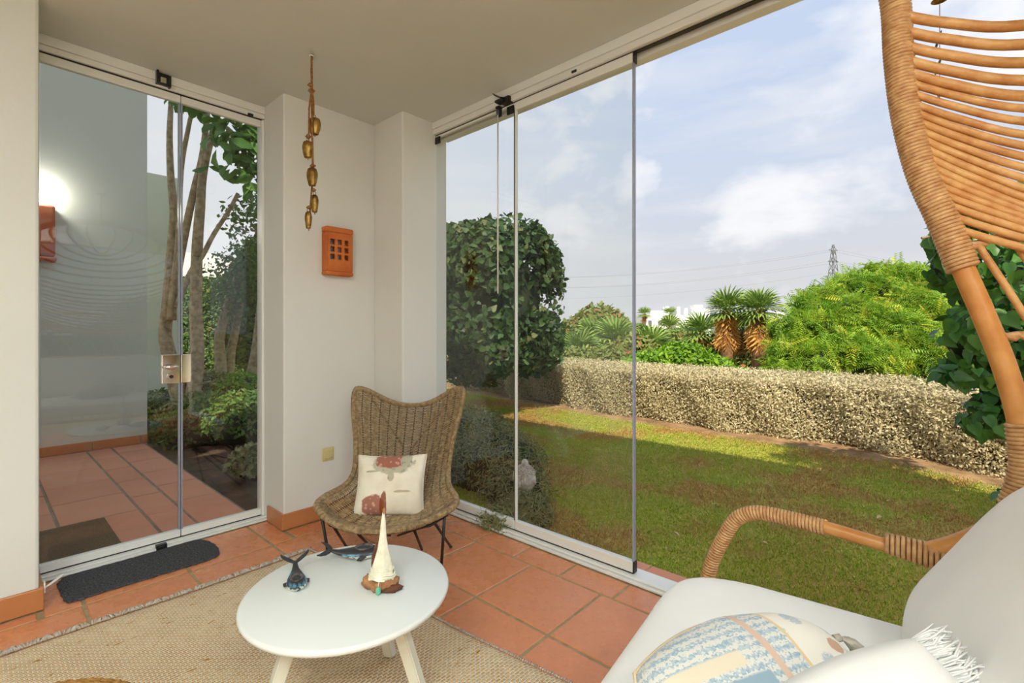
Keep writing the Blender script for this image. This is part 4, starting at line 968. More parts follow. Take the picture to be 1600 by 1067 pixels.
iv = PP.matrix_world.inverted(); cw = PP.matrix_world @ Vector((.212, .135, .035))
for i in range(150):
    a = random.uniform(0, 2*PI); r = random.uniform(.2, 1)**.5; dv = RT*(math.cos(a)*r)+FW*(math.sin(a)*r)
    mb.tube([iv @ (cw+q) for q in (Vector(), RT*.016+dv*.004, RT*.030+dv*.012+Vector((0, 0, -.004)), RT*.048+dv*.016+Vector((0, 0, -.022)), RT*.060+dv*.020+Vector((0, 0, -.045-random.uniform(0, .008))))], .0012, 4)
mb.tube([iv @ (cw+q) for q in (Vector(), RT*.012+Vector((0, 0, .002)))], .007, 8)
tag(mb.build('tassel', M['tassel'], PP), kind='stuff')

# ------------------------------------------------------------------ planting outside
M['hedge_leaf'] = leafmat('silver_hedge_leaf', (176, 164, 120), (232, 220, 182), (150, 140, 88), .6, .2, 1.2)
M['hedge_core'] = pm('hedge_twigs', (112, 92, 62), (70, 56, 38), 30, .95, .6, 60)
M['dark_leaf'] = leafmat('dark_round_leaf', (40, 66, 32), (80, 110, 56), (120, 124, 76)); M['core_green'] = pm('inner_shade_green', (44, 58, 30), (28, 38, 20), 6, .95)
M['lav'] = leafmat('grey_green_needle', (104, 108, 66), (152, 154, 104), (140, 116, 76), .7, .1, 3)
M['citrus'] = leafmat('glossy_green_leaf', (70, 122, 28), (150, 188, 52), None, .4, .25, 1.5)
M['feather'] = leafmat('bright_feathery_leaf', (84, 140, 34), (184, 212, 72), (214, 208, 70), .5, .35, .9)
M['vine'] = leafmat('heart_shaped_leaf', (40, 86, 34), (86, 134, 56), None, .38, .2, 2)
M['palm_green'] = leafmat('palm_frond_green', (104, 136, 58), (168, 190, 100), None, .5, .2); M['palm_dry'] = leafmat('dry_palm_frond', (206, 146, 66), (236, 188, 110), (170, 112, 52), .8, .2)
M['bark'] = pm('grey_brown_bark', (186, 166, 138), (136, 118, 92), 14, .9, .7, 40); M['palm_bark'] = pm('palm_bark', (150, 112, 78), (104, 76, 52), 10, .95, .8, 24)
M['frangi'] = leafmat('broad_tree_leaf', (54, 100, 40), (112, 156, 70), (160, 170, 90), .4, .35, 2)
M['shrub'] = leafmat('shrub_leaf', (60, 96, 40), (116, 148, 66), (150, 140, 84), .5, .25, 1.5); M['olive'] = leafmat('olive_shrub_leaf', (104, 122, 58), (158, 166, 88), (170, 110, 70), .6, .2, .8)
M['blade'] = None
def blademat():
    t = NT('grass_blade'); geo = t.N.new('ShaderNodeNewGeometry'); pos = geo.outputs['Position']
    n = t.remap(t.noise(.9, 5, .62, src=pos), .44, .60); n2 = t.remap(t.noise(.35, 3, .5, src=pos), .4, .6)
    g = t.mix(t.attr('rnd'), s2l((158, 184, 50)), s2l((218, 224, 104))); br = t.mix(t.attr('rnd'), s2l((190, 142, 76)), s2l((226, 192, 124)))
    f = t.math('MULTIPLY', n, t.remap(n2, 0, 1, .25, 1)); f = t.remap(t.math('ADD', f, t.math('MULTIPLY', t.attr('rnd'), .35)), .42, .62)
    c = t.mix(f, g, br); t.col(c); t.set(Roughness=.7); t.b.inputs['Specular IOR Level'].default_value = .2
    tr = t.N.new('ShaderNodeBsdfTranslucent'); t.L.new(c, tr.inputs['Color']); ms = t.N.new('ShaderNodeMixShader'); ms.inputs[0].default_value = .3
    t.L.new(t.b.outputs[0], ms.inputs[1]); t.L.new(tr.outputs[0], ms.inputs[2]); t.L.new(ms.outputs[0], t.N['Material Output'].inputs['Surface']); return t.m
M['blade'] = blademat()
# --- lawn grass
hx = np.array([y for x, y in HF])[::-1]; hv = np.array([x-.45 for x, y in HF])[::-1]
N0 = 900000; gx = RNG.uniform(2.345, 8.0, N0); gy = RNG.uniform(-1.3, 11.3, N0); lim = np.interp(gy, hx, hv)+RNG.normal(0, .06, N0)
dist = np.hypot(gx, gy); depth = .744*gx+.668*gy; uu = 800+751*(.668*gx-.744*gy)/np.maximum(depth, .1)
keep = (gx < lim) & (depth > 1.2) & (uu > 620) & (uu < 1680) & (RNG.random(N0) < np.clip(3.2/dist, .12, 1)**1.6)
gx, gy, dist = gx[keep], gy[keep], dist[keep]; n = len(gx)
R = rotmats(n, np.array([[0, 0, 1.0]]), .35); sz = RNG.uniform(.022, .045, n)*np.clip(dist/4.0, 1, 2.0)**.7
Pn = np.stack([gx, gy, np.full(n, -.082)], 1)
BLADE = ([(-.09, 0, 0), (.09, 0, 0), (.12, .05, .62), (.3, .1, 1.0)], [(0, 1, 2), (0, 2, 3)])
joined('grass', M['blade'], None, Pn, R, sz, *BLADE); g_ = bpy.data.objects['grass']; tag(g_, 'green lawn grass with worn brown patches between terrace and hedge', 'grass')
M['dry_leaf'] = pm('dry_fallen_leaf', (226, 206, 170), (180, 140, 96), 30, .8)
FLAB = {(1050, 832): 'pale leaf on the lawn closest to the open glass edge', (1218, 784): 'pale leaf lying just above the rattan armrest bend', (1370, 812): 'largest pale leaf above the middle of the rattan armrest',
        (1345, 860): 'tiny leaf below the straight part of the rattan armrest', (1115, 790): 'small pale leaf left of the rattan armrest bend', (1042, 860): 'tiny leaf below the one nearest the glass edge',
        (1190, 848): 'small pale leaf inside the bend of the rattan armrest', (1206, 762): 'small pale leaf far up the lawn above the armrest bend', (1146, 762): 'small pale leaf on the lawn far left of its neighbour',
        (1385, 785): 'small pale leaf furthest right on the lawn'}
lf = MB(); lf.add([(x, y, z*3+.02) for x, y, z in OVAL[0]], OVAL[1]); lfm = lf.mesh('fallen_leaf', M['dry_leaf'])
for u, v, sx in ((1050, 832, .05), (1218, 784, .045), (1370, 812, .05), (1345, 860, .03), (1115, 790, .03), (1042, 860, .03), (1190, 848, .03), (1206, 762, .035), (1146, 762, .03), (1385, 785, .035)):
    p = fl(u, v, -.06); o = link('fallen_leaf', lfm, None, (p.x, p.y, -.052), (random.uniform(-.3, .3), random.uniform(-.3, .3), random.uniform(0, 6)), sx*1.2)
    tag(o, FLAB[(u, v)], 'leaf', 'fallen leaves on the lawn')
# --- clipped hedge
HD = thing('clipped_hedge', (6.9, 5.0, -.08), 'long low clipped silver-grey hedge along the far side of the lawn', 'hedge')
hp = bez([Vector((x, y, 0)) for x, y in HF], 10); TOP = .70; TH_ = 1.35
core = MB(); vs = []
for i, p in enumerate(hp):
    t_ = (hp[min(i+1, len(hp)-1)]-hp[max(i-1, 0)]).normalized(); nn = Vector((-t_.y, t_.x, 0)); nn = nn if nn.x > 0 else -nn
    for a, z in ((.22, 0), (.20, TOP*.5), (.20, TOP-.10), (TH_-.1, TOP-.10), (TH_-.1, 0)):
        q = p+nn*a; vs.append((q.x-6.9, q.y-5.0, z))
core.add(vs, [(i*5+j, i*5+j+1, (i+1)*5+j+1, (i+1)*5+j) for i in range(len(hp)-1) for j in range(4)]); core.build('dark_core', M['hedge_core'], HD)
L = np.concatenate([[0], np.cumsum([(hp[i+1]-hp[i]).length for i in range(len(hp)-1)])]); HPA = np.array([p[:] for p in hp])
def hedge_at(s_):
    x = np.interp(s_, L, HPA[:, 0]); y = np.interp(s_, L, HPA[:, 1]); x2 = np.interp(s_+.05, L, HPA[:, 0]); y2 = np.interp(s_+.05, L, HPA[:, 1])
    tx, ty = x2-x, y2-y; l = np.hypot(tx, ty)+1e-9; nx, ny = -ty/l, tx/l; sg = np.where(nx > 0, 1, -1); return x, y, nx*sg, ny*sg
n = 170000; s_ = L[-1]*(1-RNG.random(n)**.8); x, y, nx, ny = hedge_at(s_); top = RNG.random(n) < .36
a = np.where(top, RNG.uniform(0, TH_, n), RNG.normal(.03, .045, n)); z = np.where(top, TOP+RNG.normal(0, .022, n), RNG.uniform(0, TOP, n))
wob = .06*np.sin(s_*3.1)+.05*np.sin(s_*7.7+z*5); a = a+np.where(top, 0, wob+.10*np.clip(.18-z, 0, 1)); rd = np.clip((.10-a)/.10, 0, 1); z = z-np.where(top, rd*.06, 0)
Pn = np.stack([x+nx*a-6.9, y+ny*a-5.0, z], 1); nr = np.where(top[:, None], np.array([[0, 0, 1.0]]), np.stack([-nx, -ny, .3+0*nx], 1))
joined('foliage', M['hedge_leaf'], HD, Pn, rotmats(n, nr, .8), RNG.uniform(.022, .042, n), *DIAM)

def tube_part(name, pts, r, m, parent, n=10):
    base = Vector(parent.location); mb = MB(); mb.tube([p-base for p in pts], r, n); return mb.build(name, M[m], parent)
def plant(name, base, label, cat, blobs, n, size, tmpl, m, group=None, spread=.8, inner=.7, core=.8, trunk=None, bark='bark', low=-1.0, droop=0.0, corem='core_green'):
    """blobs in world coordinates; foliage relative to the base"""
    t = thing(name, base, label, cat, group); b = np.array(base)
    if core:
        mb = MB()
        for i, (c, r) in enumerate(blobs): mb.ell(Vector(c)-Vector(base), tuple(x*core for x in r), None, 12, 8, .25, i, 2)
        tag(mb.build('shade_core', M[corem], t), kind='stuff')  # dark green blobs painted as the shade inside the crown
    Pn, nr = shell(blobs, n, inner, low=low); nr = nr.copy(); nr[:, 2] -= droop
    joined('foliage', M[m], t, Pn-b, rotmats(n, nr, spread), RNG.uniform(size*.7, size*1.25, n), *tmpl)
    for pts, r in (trunk or []): tube_part('trunk', pts, r, bark, t)
    return t
def B(u, v, d, rx, rz=None, ry=None): return (tuple(P(u, v, d)), (rx, ry or rx, rz or rx))
# clipped standard tree left of the glass seam
c = P(752, 470, 7.6); CT = thing('clipped_tree', (c.x-.25, c.y+.2, -.08), 'dark leafy tree clipped to a box shape behind the narrow right pane', 'tree')
cb = Vector((c.x-.25, c.y+.2, -.08)); n = 17000
d_ = RNG.normal(0, 1, (n, 3)); d_ /= np.linalg.norm(d_, axis=1)[:, None]; q = np.sign(d_)*np.abs(d_)**.5; q /= np.maximum(1, np.abs(q).max(1))[:, None]
Rr = np.array([1.08, 1.08, 1.17]); Pn = q*Rr*RNG.uniform(.8, 1.04, n)[:, None]+np.array(c[:])-np.array(cb[:]); Pn[:, 2] += .10*np.sin(Pn[:, 0]*4)
joined('foliage', M['dark_leaf'], CT, Pn, rotmats(n, d_, .75), RNG.uniform(.06, .105, n), *HEART)
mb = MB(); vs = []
mb.ell(c-cb, (.92, .92, .98), None, 16, 10, .15, 1, 2); tag(mb.build('shade_core', M['core_green'], CT), kind='stuff')  # solid dark blob, coloured as shade deep among the leaves
tb = P(712, 640, 7.6); tb.z = -.08; tube_part('trunk', bez([tb, P(722, 600, 7.6), P(735, 560, 7.6), P(745, 520, 7.6)], 4), [.09]*8+[.085]*5, 'bark', CT)
# lavender-like shrub and second mound
plant('grey_shrub', (2.98, 2.55, -.08), 'feathery grey-green shrub right outside the narrow right pane', 'shrub', [((2.95, 2.85, .05), (.42, .50, .34)), ((3.2, 3.4, .08), (.5, .5, .38)), ((2.72, 2.42, -.02), (.26, .30, .22))], 16000, .055, ([(0, 0, 0), (.5, .07, 0), (1, 0, 0), (.5, -.07, 0)], [(0, 3, 2, 1)]), 'lav', spread=.6, low=-.2)
plant('grey_shrub', (2.72, 1.98, -.08), 'lower grey-green shrub beside the stone head outside the wide pane', 'shrub', [(tuple(fl(818, 812, -.05)), (.20, .20, .17)), (tuple(fl(785, 830, -.05)), (.16, .2, .15))], 7000, .05, ([(0, 0, 0), (.5, .07, 0), (1, 0, 0), (.5, -.07, 0)], [(0, 3, 2, 1)]), 'lav', spread=.6, low=-.2)
# stone head
M['stone'] = pm('pale_weathered_stone', (214, 204, 196), (176, 166, 154), 30, .9, .4, 80)
hb = P(820, 768, 3.42); HB = thing('stone_head', (hb.x, hb.y, hb.z-.06), 'pale stone head with curled hair half hidden by the shrub outside', 'garden ornament', None, -YAW+.9)
mb = MB(); mb.ell((0, 0, .155), (.070, .085, .095), None, 20, 14, .05, 2); mb.build('head', M['stone'], HB)
mb = MB(); mb.lathe([(.075, .0), (.065, .02), (.045, .05), (.042, .10)], 18); mb.build('neck', M['stone'], HB)
mb = MB(); mb.ell((0, 0, .262), (.026, .026, .032), None, 12, 8); mb.build('topknot', M['stone'], HB)
mb = MB(); mb.ell((0, -.083, .145), (.011, .016, .02), None, 8, 6); mb.build('nose', M['stone'], HB)
for sd in (-1, 1): mb = MB(); mb.ell((sd*.072, -.005, .135), (.009, .016, .035), None, 8, 8); mb.build('ear', M['stone'], HB)
mb = MB()
for i in range(150):
    th = math.acos(1-1.1*(i+.5)/150); a = i*2.399; p = Vector((math.sin(th)*math.cos(a)*.072, math.sin(th)*math.sin(a)*.087, .155+math.cos(th)*.098))
    if p.y < -.045 and p.z < .195: continue
    mb.ell(p, (.008, .008, .008), None, 6, 4)
tag(mb.build('curls', M['stone'], HB), kind='stuff')
# citrus behind the hedge
plant('green_bush', tuple(fl(1070, 640, -.5)), 'glossy bright green bush behind the hedge in front of the palms', 'bush', [B(1020, 582, 9.8, .7, .42), B(1065, 570, 9.8, .65, .46), B(1105, 582, 9.8, .55, .36), B(1150, 600, 9.6, .5, .30), B(975, 596, 9.9, .5, .3), B(1190, 608, 9.4, .35, .22)], 9000, .11, OVAL, 'citrus', low=-.3)
# feathery tree
gb = P(1370, 620, 11); gb.z = -.6
fb = [B(*q) for q in ((1248, 512, 10.4, .40, .34), (1262, 482, 10.8, .34, .26), (1240, 550, 10.2, .45, .36), (1292, 470, 11, .46, .34), (1285, 515, 10.3, .5, .42), (1275, 565, 9.9, .5, .42), (1330, 452, 11.2, .48, .36), (1325, 498, 10.3, .52, .45), (1318, 548, 9.9, .55, .45), (1362, 428, 11.6, .30, .20), (1372, 458, 11, .5, .40), (1370, 508, 10.2, .55, .48), (1362, 562, 9.7, .6, .45), (1412, 436, 11.3, .46, .34), (1418, 480, 10.5, .52, .42), (1410, 530, 9.9, .55, .48), (1452, 452, 11, .5, .4), (1460, 500, 10.2, .5, .5), (1452, 560, 9.6, .6, .5), (1490, 470, 10.8, .5, .45), (1495, 530, 10, .55, .5), (1225, 585, 10, .35, .3), (1215, 520, 11, .2, .22))]
plant('feathery_tree', tuple(gb), 'broad bright green tree with feathery leaves behind the hedge', 'tree', fb, 9500, .33, feather(), 'feather', spread=.6, droop=-.2, low=-.4, inner=.66, core=.80,
      trunk=[(bez([gb, P(1375, 560, 11), P(1360, 520, 11)], 4), [.14]*9), (bez([P(1375, 570, 11), P(1410, 520, 11), P(1420, 480, 11)], 4), [.09]*9)])
# palms
fanm = MB(); fanm.add(*fan(), True); fme = {}
for k in ('palm_green', 'palm_dry'):
    fme[k] = fanm.mesh('frond', M[k]); a_ = fme[k].attributes.new('rnd', 'FLOAT', 'FACE'); a_.data.foreach_set('value', [random.random() for _ in range(len(fme[k].polygons))])
def palm(top, zb, r, label, nf=30, nd=34, size=.75, joinf=False, group=None, skirt=1.5):
    t = thing('fan_palm', (top.x, top.y, zb), label, 'palm tree', group)
    H = top.z-zb; mb = MB(); k = 14
    mb.tube([(0.05*math.sin(i*.5), 0, H*i/k) for i in range(k+1)], [r*(1.1+.12*(i % 2)-.2*i/k) for i in range(k+1)], 10); mb.build('trunk', M['palm_bark'], t)
    def frames(cnt, lo, hi, dry):
        out = []
        for i in range(cnt):
            a = i*2.399+random.uniform(-.2, .2); e = lo+(hi-lo)*((i+.5)/cnt)+random.uniform(-.08, .08)
            x = Vector((math.cos(a)*math.cos(e), math.sin(a)*math.cos(e), math.sin(e))); z = Vector((-math.cos(a)*math.sin(e), -math.sin(a)*math.sin(e), math.cos(e))); y = z.cross(x)
            st = H+(-random.uniform(0, skirt*.75) if dry else 0); pos = Vector((0, 0, st))+x*(size*.35 if not dry else .08)
            out.append((Matrix.Translation(pos) @ Matrix((x, y, z)).transposed().to_4x4(), (size*random.uniform(.85, 1.1))*(1 if not dry else .85), x))
        return out
    for nm, cnt, lo, hi, dry, mk in (('frond', nf, -.55, 1.35, False, 'palm_green'), ('dry_frond', nd, -1.5, -1.15, True, 'palm_dry')):
        fr = frames(cnt, lo, hi, dry)
        if joinf:
            Pn = np.array([f[0].translation[:] for f in fr]); R = np.array([[list(row[:3]) for row in f[0].to_3x3()] for f in fr])
            joined(nm, M[mk], t, Pn, R, np.array([f[1] for f in fr]), *fan())
        else:
            for f in fr:
                o = bpy.data.objects.new(nm, fme[mk]); C.objects.link(o); o.parent = t; o.matrix_local = f[0] @ Matrix.Scale(f[1], 4)
        if not dry:
            mb = MB()
            for f in fr: mb.tube([(0, 0, H-.05), tuple(f[0].translation)], .012, 4)
            tag(mb.build('leaf_stalk', M['palm_green'], t), kind='stuff')
    return t
palm(P(1136, 486, 13.2), -.9, .15, 'tall fan palm with a skirt of dry fronds, left of the pair', nf=34, nd=64, size=.56, skirt=.95)
palm(P(1186, 486, 12.6), -.9, .16, 'tall fan palm with a skirt of dry fronds, right of the pair', nf=36, nd=64, size=.56, skirt=1.0)
palm(P(1162, 515, 14.0), -.9, .14, 'shorter fan palm between and behind the two tall palms', 24, 40, .6, True, skirt=.9)
palm(P(1095, 520, 15.5), -.9, .13, 'pale fan palm left of the pair of tall palms', 26, 30, .62, True, skirt=.6)
palm(P(1046, 512, 24), -1.0, .15, 'fan palm standing in front of the white villas', 24, 8, .6, True)
palm(P(1080, 532, 20), -1.0, .15, 'low fan palm below the right end of the white villas', 24, 6, .8, True)
palm(P(1018, 545, 17), -1.0, .13, 'low fan palm just right of the open glass edge', 24, 6, .8, True)
palm(P(1007, 491, 60), -1.0, .22, 'slender distant palm left of the white villas', 22, 4, .9, True, skirt=.8)
palm(P(1047, 491, 75), -1.0, .22, 'distant palm rising over the white villas', 22, 4, 1.2, True, skirt=.8)
palm(P(962, 532, 18), -1.0, .14, 'fan palm seen through the wide pane, nearest the open edge', 26, 8, .85, True)
palm(P(928, 527, 20), -1.0, .14, 'fan palm seen through the middle of the wide pane', 26, 8, .8, True)
palm(P(905, 548, 16), -1.0, .12, 'low fan palm seen through the wide pane beside the clipped tree', 24, 8, .7, True)
# background shrubs and trees
for i, (u, v, d, rx, rz, m, lab) in enumerate((
    (990, 560, 14, .8, .7, 'olive', 'olive green shrub behind the hedge by the open glass edge'), (935, 512, 26, 1.5, 1.2, 'olive', 'rounded olive green tree seen through the wide pane'),
    (885, 548, 22, 1.5, .75, 'shrub', 'dark green shrub behind the hedge right of the clipped tree'), (958, 575, 13, .8, .5, 'olive', 'pale green shrub behind the hedge seen through the wide pane'),
    (900, 575, 14, 1.0, .6, 'olive', 'low yellowish shrub behind the hedge at the middle of the wide pane'), (860, 560, 15, .9, .6, 'shrub', 'shrub peeping out right of the clipped tree'),
    (830, 540, 26, 2.2, 1.0, 'shrub', 'green shrub bank behind the clipped tree'), (985, 530, 28, 1.6, .8, 'shrub', 'dark green tree behind the palms of the wide pane'),
    (1035, 542, 30, 2.0, .7, 'shrub', 'green shrub bank below the white villas'), (1215, 560, 13, .7, .7, 'olive', 'olive shrub between the palms and the feathery tree'),
    (1060, 545, 18, 1.1, .6, 'olive', 'olive shrub right of the low palm below the villas'), (1110, 555, 16, 1.0, .6, 'shrub', 'dark shrub at the foot of the tall palms'), (1165, 570, 15, 1.2, .5, 'shrub', 'shady shrub behind the trunks of the tall palms'),
    (1480, 470, 16, 1.6, 1.3, 'shrub', 'dark tree behind the feathery tree at the right'), (1590, 480, 14, 2.0, 1.6, 'shrub', 'dark tree behind the climber at the right edge'), (1560, 590, 12, 1.8, .7, 'shrub', 'shrub bank behind the hedge at the right edge'))):
    b = P(u, v, d); b.z = -.9
    plant('background_shrub', tuple(b), lab, 'shrub', [((b.x, b.y, P(u, v, d).z), (rx, rx, rz)), ((b.x+rx*.6, b.y-rx*.5, P(u, v, d).z-rz*.35), (rx*.7, rx*.7, rz*.7)), ((b.x-rx*.5, b.y+rx*.6, P(u, v, d).z-rz*.3), (rx*.7, rx*.7, rz*.7))], 3200, .012*d, OVAL, m, low=-.3)
# climber at the right
vb = P(1600, 700, 3.1); vb.z = -.08; VN = thing('climbing_plant', tuple(vb), 'dark heart-leaved climber hanging beyond the swing chair at the right edge', 'climber')
vbl = [B(1560, 330, 3.1, .30, .22), B(1520, 410, 3.0, .26, .20), B(1570, 450, 3.1, .34, .32), B(1545, 530, 3.0, .28, .26), B(1600, 560, 3.1, .34, .35), B(1580, 640, 3.05, .24, .18), B(1640, 450, 3.2, .36, .32), B(1550, 655, 2.95, .18, .10), B(1500, 585, 3.0, .18, .06), B(1645, 650, 3.1, .25, .25), B(1590, 780, 3.0, .10, .10), B(1480, 375, 2.95, .12, .08)]
n = 1500; Pn, nr = shell(vbl, n, .45); toc = np.array([0, 0, 1.2])-Pn; toc /= np.linalg.norm(toc, axis=1)[:, None]; nr = nr*.6+toc*.5; nr[:, 2] += .25
Rm = rotmats(n, nr, .35)
# leaf tips hang down
Zc = Rm[:, :, 2]; dn = np.tile(np.array([[0, 0, -1.0]]), (n, 1))+RNG.normal(0, .45, (n, 3)); X_ = dn-Zc*(dn*Zc).sum(1)[:, None]; X_ /= np.linalg.norm(X_, axis=1)[:, None]; Rm = np.stack([X_, np.cross(Zc, X_), Zc], 2)
leaf_parts('leaf', M['vine'], VN, Pn, Rm, RNG.uniform(.055, .10, n), HEART, limit=290)
for pts in ([vb, P(1605, 620, 3.1), P(1590, 520, 3.1), P(1560, 420, 3.1), P(1530, 360, 3.05)], [P(1590, 520, 3.1), P(1620, 430, 3.2), P(1610, 340, 3.2)], [P(1595, 560, 3.1), P(1550, 600, 3.0), P(1500, 585, 3.0)], [P(1605, 640, 3.1), P(1560, 660, 3.0), P(1530, 655, 2.95)], [P(1520, 370, 3.0), P(1475, 366, 2.95), P(1440, 372, 2.95)]):
    tube_part('stem', bez(pts, 5), .008, 'bark', VN, 6)
mb = MB()
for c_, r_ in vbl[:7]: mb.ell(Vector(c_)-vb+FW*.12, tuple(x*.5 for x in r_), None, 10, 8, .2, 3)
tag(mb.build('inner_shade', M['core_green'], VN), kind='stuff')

# ------------------------------------------------------------------ garden behind the left glass
def path(pts, d, dj=0): return bez([P(u, v, d+dj*i/(len(pts)-1)) for i, (u, v) in enumerate(pts)], 4)
def taper(n, a, b): return [a+(b-a)*i/(n-1) for i in range(n)]
D0 = 6.6; tbse = P(290, 660, D0); tbse.z = -.13
TR = thing('many_stemmed_tree', tuple(tbse), 'tree with many slender grey stems and broad leaves behind the left glass', 'tree')
for pts, r0, r1 in (([(292, 665), (285, 640), (272, 590), (262, 545), (258, 520), (262, 478), (268, 397), (272, 335), (267, 280), (265, 212), (268, 150)], .115, .03),
                    ([(300, 665), (300, 630), (308, 560), (306, 480), (308, 391), (313, 323), (317, 273), (330, 215), (345, 165)], .105, .035),
                    ([(268, 500), (272, 455), (287, 375), (303, 298), (316, 243), (325, 170)], .06, .035), ([(266, 480), (278, 380), (283, 267), (294, 202), (302, 165)], .04, .025),
                    ([(276, 480), (298, 425), (316, 400), (334, 366), (356, 332), (372, 302)], .04, .025), ([(308, 400), (312, 300), (318, 243), (324, 160)], .045, .03)):
    c_ = path(pts, D0, .1); tube_part('stem', c_, taper(len(c_), r0, r1), 'bark', TR)
lb = [B(375, 225, 6.2, .34, .30), B(395, 190, 6.3, .42, .32), B(350, 195, 6.3, .22, .2), B(392, 275, 6.1, .18, .22), B(365, 262, 6.1, .14, .12), B(400, 240, 6.2, .3, .3), B(328, 255, 6.2, .10, .08), B(440, 230, 6.3, .4, .5), B(300, 155, 6.4, .2, .12), B(345, 150, 6.4, .4, .15)]
n = 420; Pn, nr = shell(lb, n, .2); nr = nr*.5; nr[:, 2] += .35; nr += (-np.array(FW[:]))*.35; Rm = rotmats(n, nr, .35); Zc = Rm[:, :, 2]
dn = np.tile(np.array([[0, 0, -.7]]), (n, 1))+RNG.normal(0, .55, (n, 3)); X_ = dn-Zc*(dn*Zc).sum(1)[:, None]; X_ /= np.linalg.norm(X_, axis=1)[:, None]; Rm = np.stack([X_, np.cross(Zc, X_), Zc], 2)
leaf_parts('leaf', M['frangi'], TR, Pn, Rm, RNG.uniform(.17, .30, n), LONG, limit=250)
for pts, r0, label, d in (([(352, 665), (347, 600), (344, 554), (343, 525), (355, 480), (372, 430)], .11, 'curved grey trunk in the middle of the garden behind the left glass', 8.4),
                          ([(362, 660), (358, 610), (360, 555), (366, 525), (376, 470)], .10, 'leaning grey trunk right of the curved one behind the left glass', 8.6),
                          ([(380, 650), (384, 625), (395, 577), (404, 520), (412, 420), (402, 350)], .10, 'dark leaning trunk beside the right door jamb behind the left glass', 7.8)):
    b_ = P(pts[0][0], pts[0][1], d); b_.z = -.13; t = thing('garden_tree', tuple(b_), label, 'tree'); c_ = path([(pts[0][0], 518+751*(1.33)/d)]+pts[1:], d)
    tube_part('trunk', c_, taper(len(c_), r0, r0*.6), 'bark', t)
    u, v = pts[-1]; bl = [B(u, v, d, .55, .5), B(u+25, v-25, d, .5, .4)]
    Pn, nr = shell(bl, 900, .5); joined('foliage', M['shrub'], t, Pn-np.array(b_[:]), rotmats(900, nr, .8), RNG.uniform(.07, .12, 900), *OVAL)
def hedgebox(name, u0, u1, d, zt, label, depth=1.2, m='shrub', n=9000, size=.11):
    a = P(u0, 500, d); b = P(u1, 500, d); base = Vector(((a.x+b.x)/2, (a.y+b.y)/2, -.13)); t = thing(name, tuple(base), label, 'hedge', None, -YAW); w = (b-a).length/2
    mb = MB(); mb.box(-w*.95, w*.95, .12, depth, 0, zt-.05, .1); mb.build('dark_core', M['core_green'], t)  # dark green box painted as the shade behind the hedge leaves
    x = RNG.uniform(-w, w, n); tp = RNG.random(n) < .2; y = np.where(tp, RNG.uniform(0, depth, n), RNG.normal(.06, .08, n)); z = np.where(tp, zt+RNG.normal(0, .05, n), RNG.uniform(0, zt, n))
    joined('foliage', M[m], t, np.stack([x, y, z], 1), rotmats(n, np.where(tp[:, None], np.array([[0, 0, 1.]]), np.array([[0, -1., .3]])), .8), RNG.uniform(size*.7, size*1.2, n), *OVAL); return t
hedgebox('tall_hedge', 225, 470, 13, 2.75, 'tall dark green hedge wall at the back of the left garden', n=14000)
plant('side_bush', tuple(P(396, 560, 9.5)), 'tall dark bush beside the right jamb of the left glass doors', 'bush', [B(395, 440, 9.5, .45, .6), B(400, 500, 9.4, .5, .7), B(378, 530, 9.6, .45, .6), B(410, 400, 9.5, .35, .4)], 4500, .12, OVAL, 'shrub')
for i, (u, v, d, rx, rz, m, lab) in enumerate(((258, 640, 6.9, .40, .28, 'shrub', 'low green shrub beside the white terrace wall outside'), (245, 690, 7.0, .38, .30, 'shrub', 'dark low shrub where the terrace tiles meet the outer wall'),
    (305, 650, 6.2, .42, .30, 'lav', 'grey-green shrub at the foot of the many-stemmed tree'), (340, 655, 5.6, .45, .32, 'shrub', 'low leafy shrub in the middle of the left garden'), (385, 660, 5.4, .42, .34, 'shrub', 'low leafy shrub near the right jamb of the left glass doors'),
    (375, 610, 7.2, .55, .25, 'citrus', 'bright green low shrub between the leaning trunks'), (290, 690, 5.6, .36, .24, 'shrub', 'dark low shrub beside the terrace edge'), (400, 725, 4.3, .22, .16, 'lav', 'small grey-green plant by the terrace edge at the right jamb'), (330, 610, 7.1, .5, .28, 'lav', 'pale grey-green shrub behind the many-stemmed tree'))):
    b = P(u, v, d); zc = b.z; b.z = -.13
    plant('low_shrub', tuple(b), lab, 'shrub', [((b.x, b.y, max(.02, zc)), (rx, rx, rz)), ((b.x+rx*.6, b.y+rx*.2, max(0, zc-.05)), (rx*.7, rx*.7, rz*.8))], 3000, .065, OVAL, m, low=-.25)

# ------------------------------------------------------------------ far things
M['far_white'] = pm('white_house_render', (250, 248, 246), None, 4, .8); M['window_dark'] = pm('dark_window', (110, 112, 118), None, 4, .3); M['cream'] = pm('pale_house_render', (232, 226, 220), None, 4, .8)
def house(name, base, label, boxes, wins, rz=-YAW, group=None):
    t = thing(name, tuple(base), label, 'house', group, rz)
    for x0, x1, y0, y1, z0, z1, nm in boxes: mb = MB(); mb.box(x0, x1, y0, y1, z0, z1); mb.build(nm, M['far_white' if nm != 'roof' else 'cream'], t)
    for x, y, z, w, h in wins: mb = MB(); mb.box(x-w/2, x+w/2, y-.06, y, z, z+h); mb.build('window', M['window_dark'], t)
    return t
Hs = 120/751
b = P(1028, 518, 120); b.z = -.7
house('white_villa', b, 'white villa with stepped flat roofs, left one of the two in the distance', [(-3.4, 3.2, 0, 8, 0, 6.1, 'wall'), (-1.6, 2.2, 1, 7, 6.1, 7.2, 'wall'), (2.2, 3.2, 1, 3, 6.1, 8.2, 'chimney')], [(-2, 0, 3.6, .9, 1.1), (.5, 0, 3.6, .9, 1.1)])
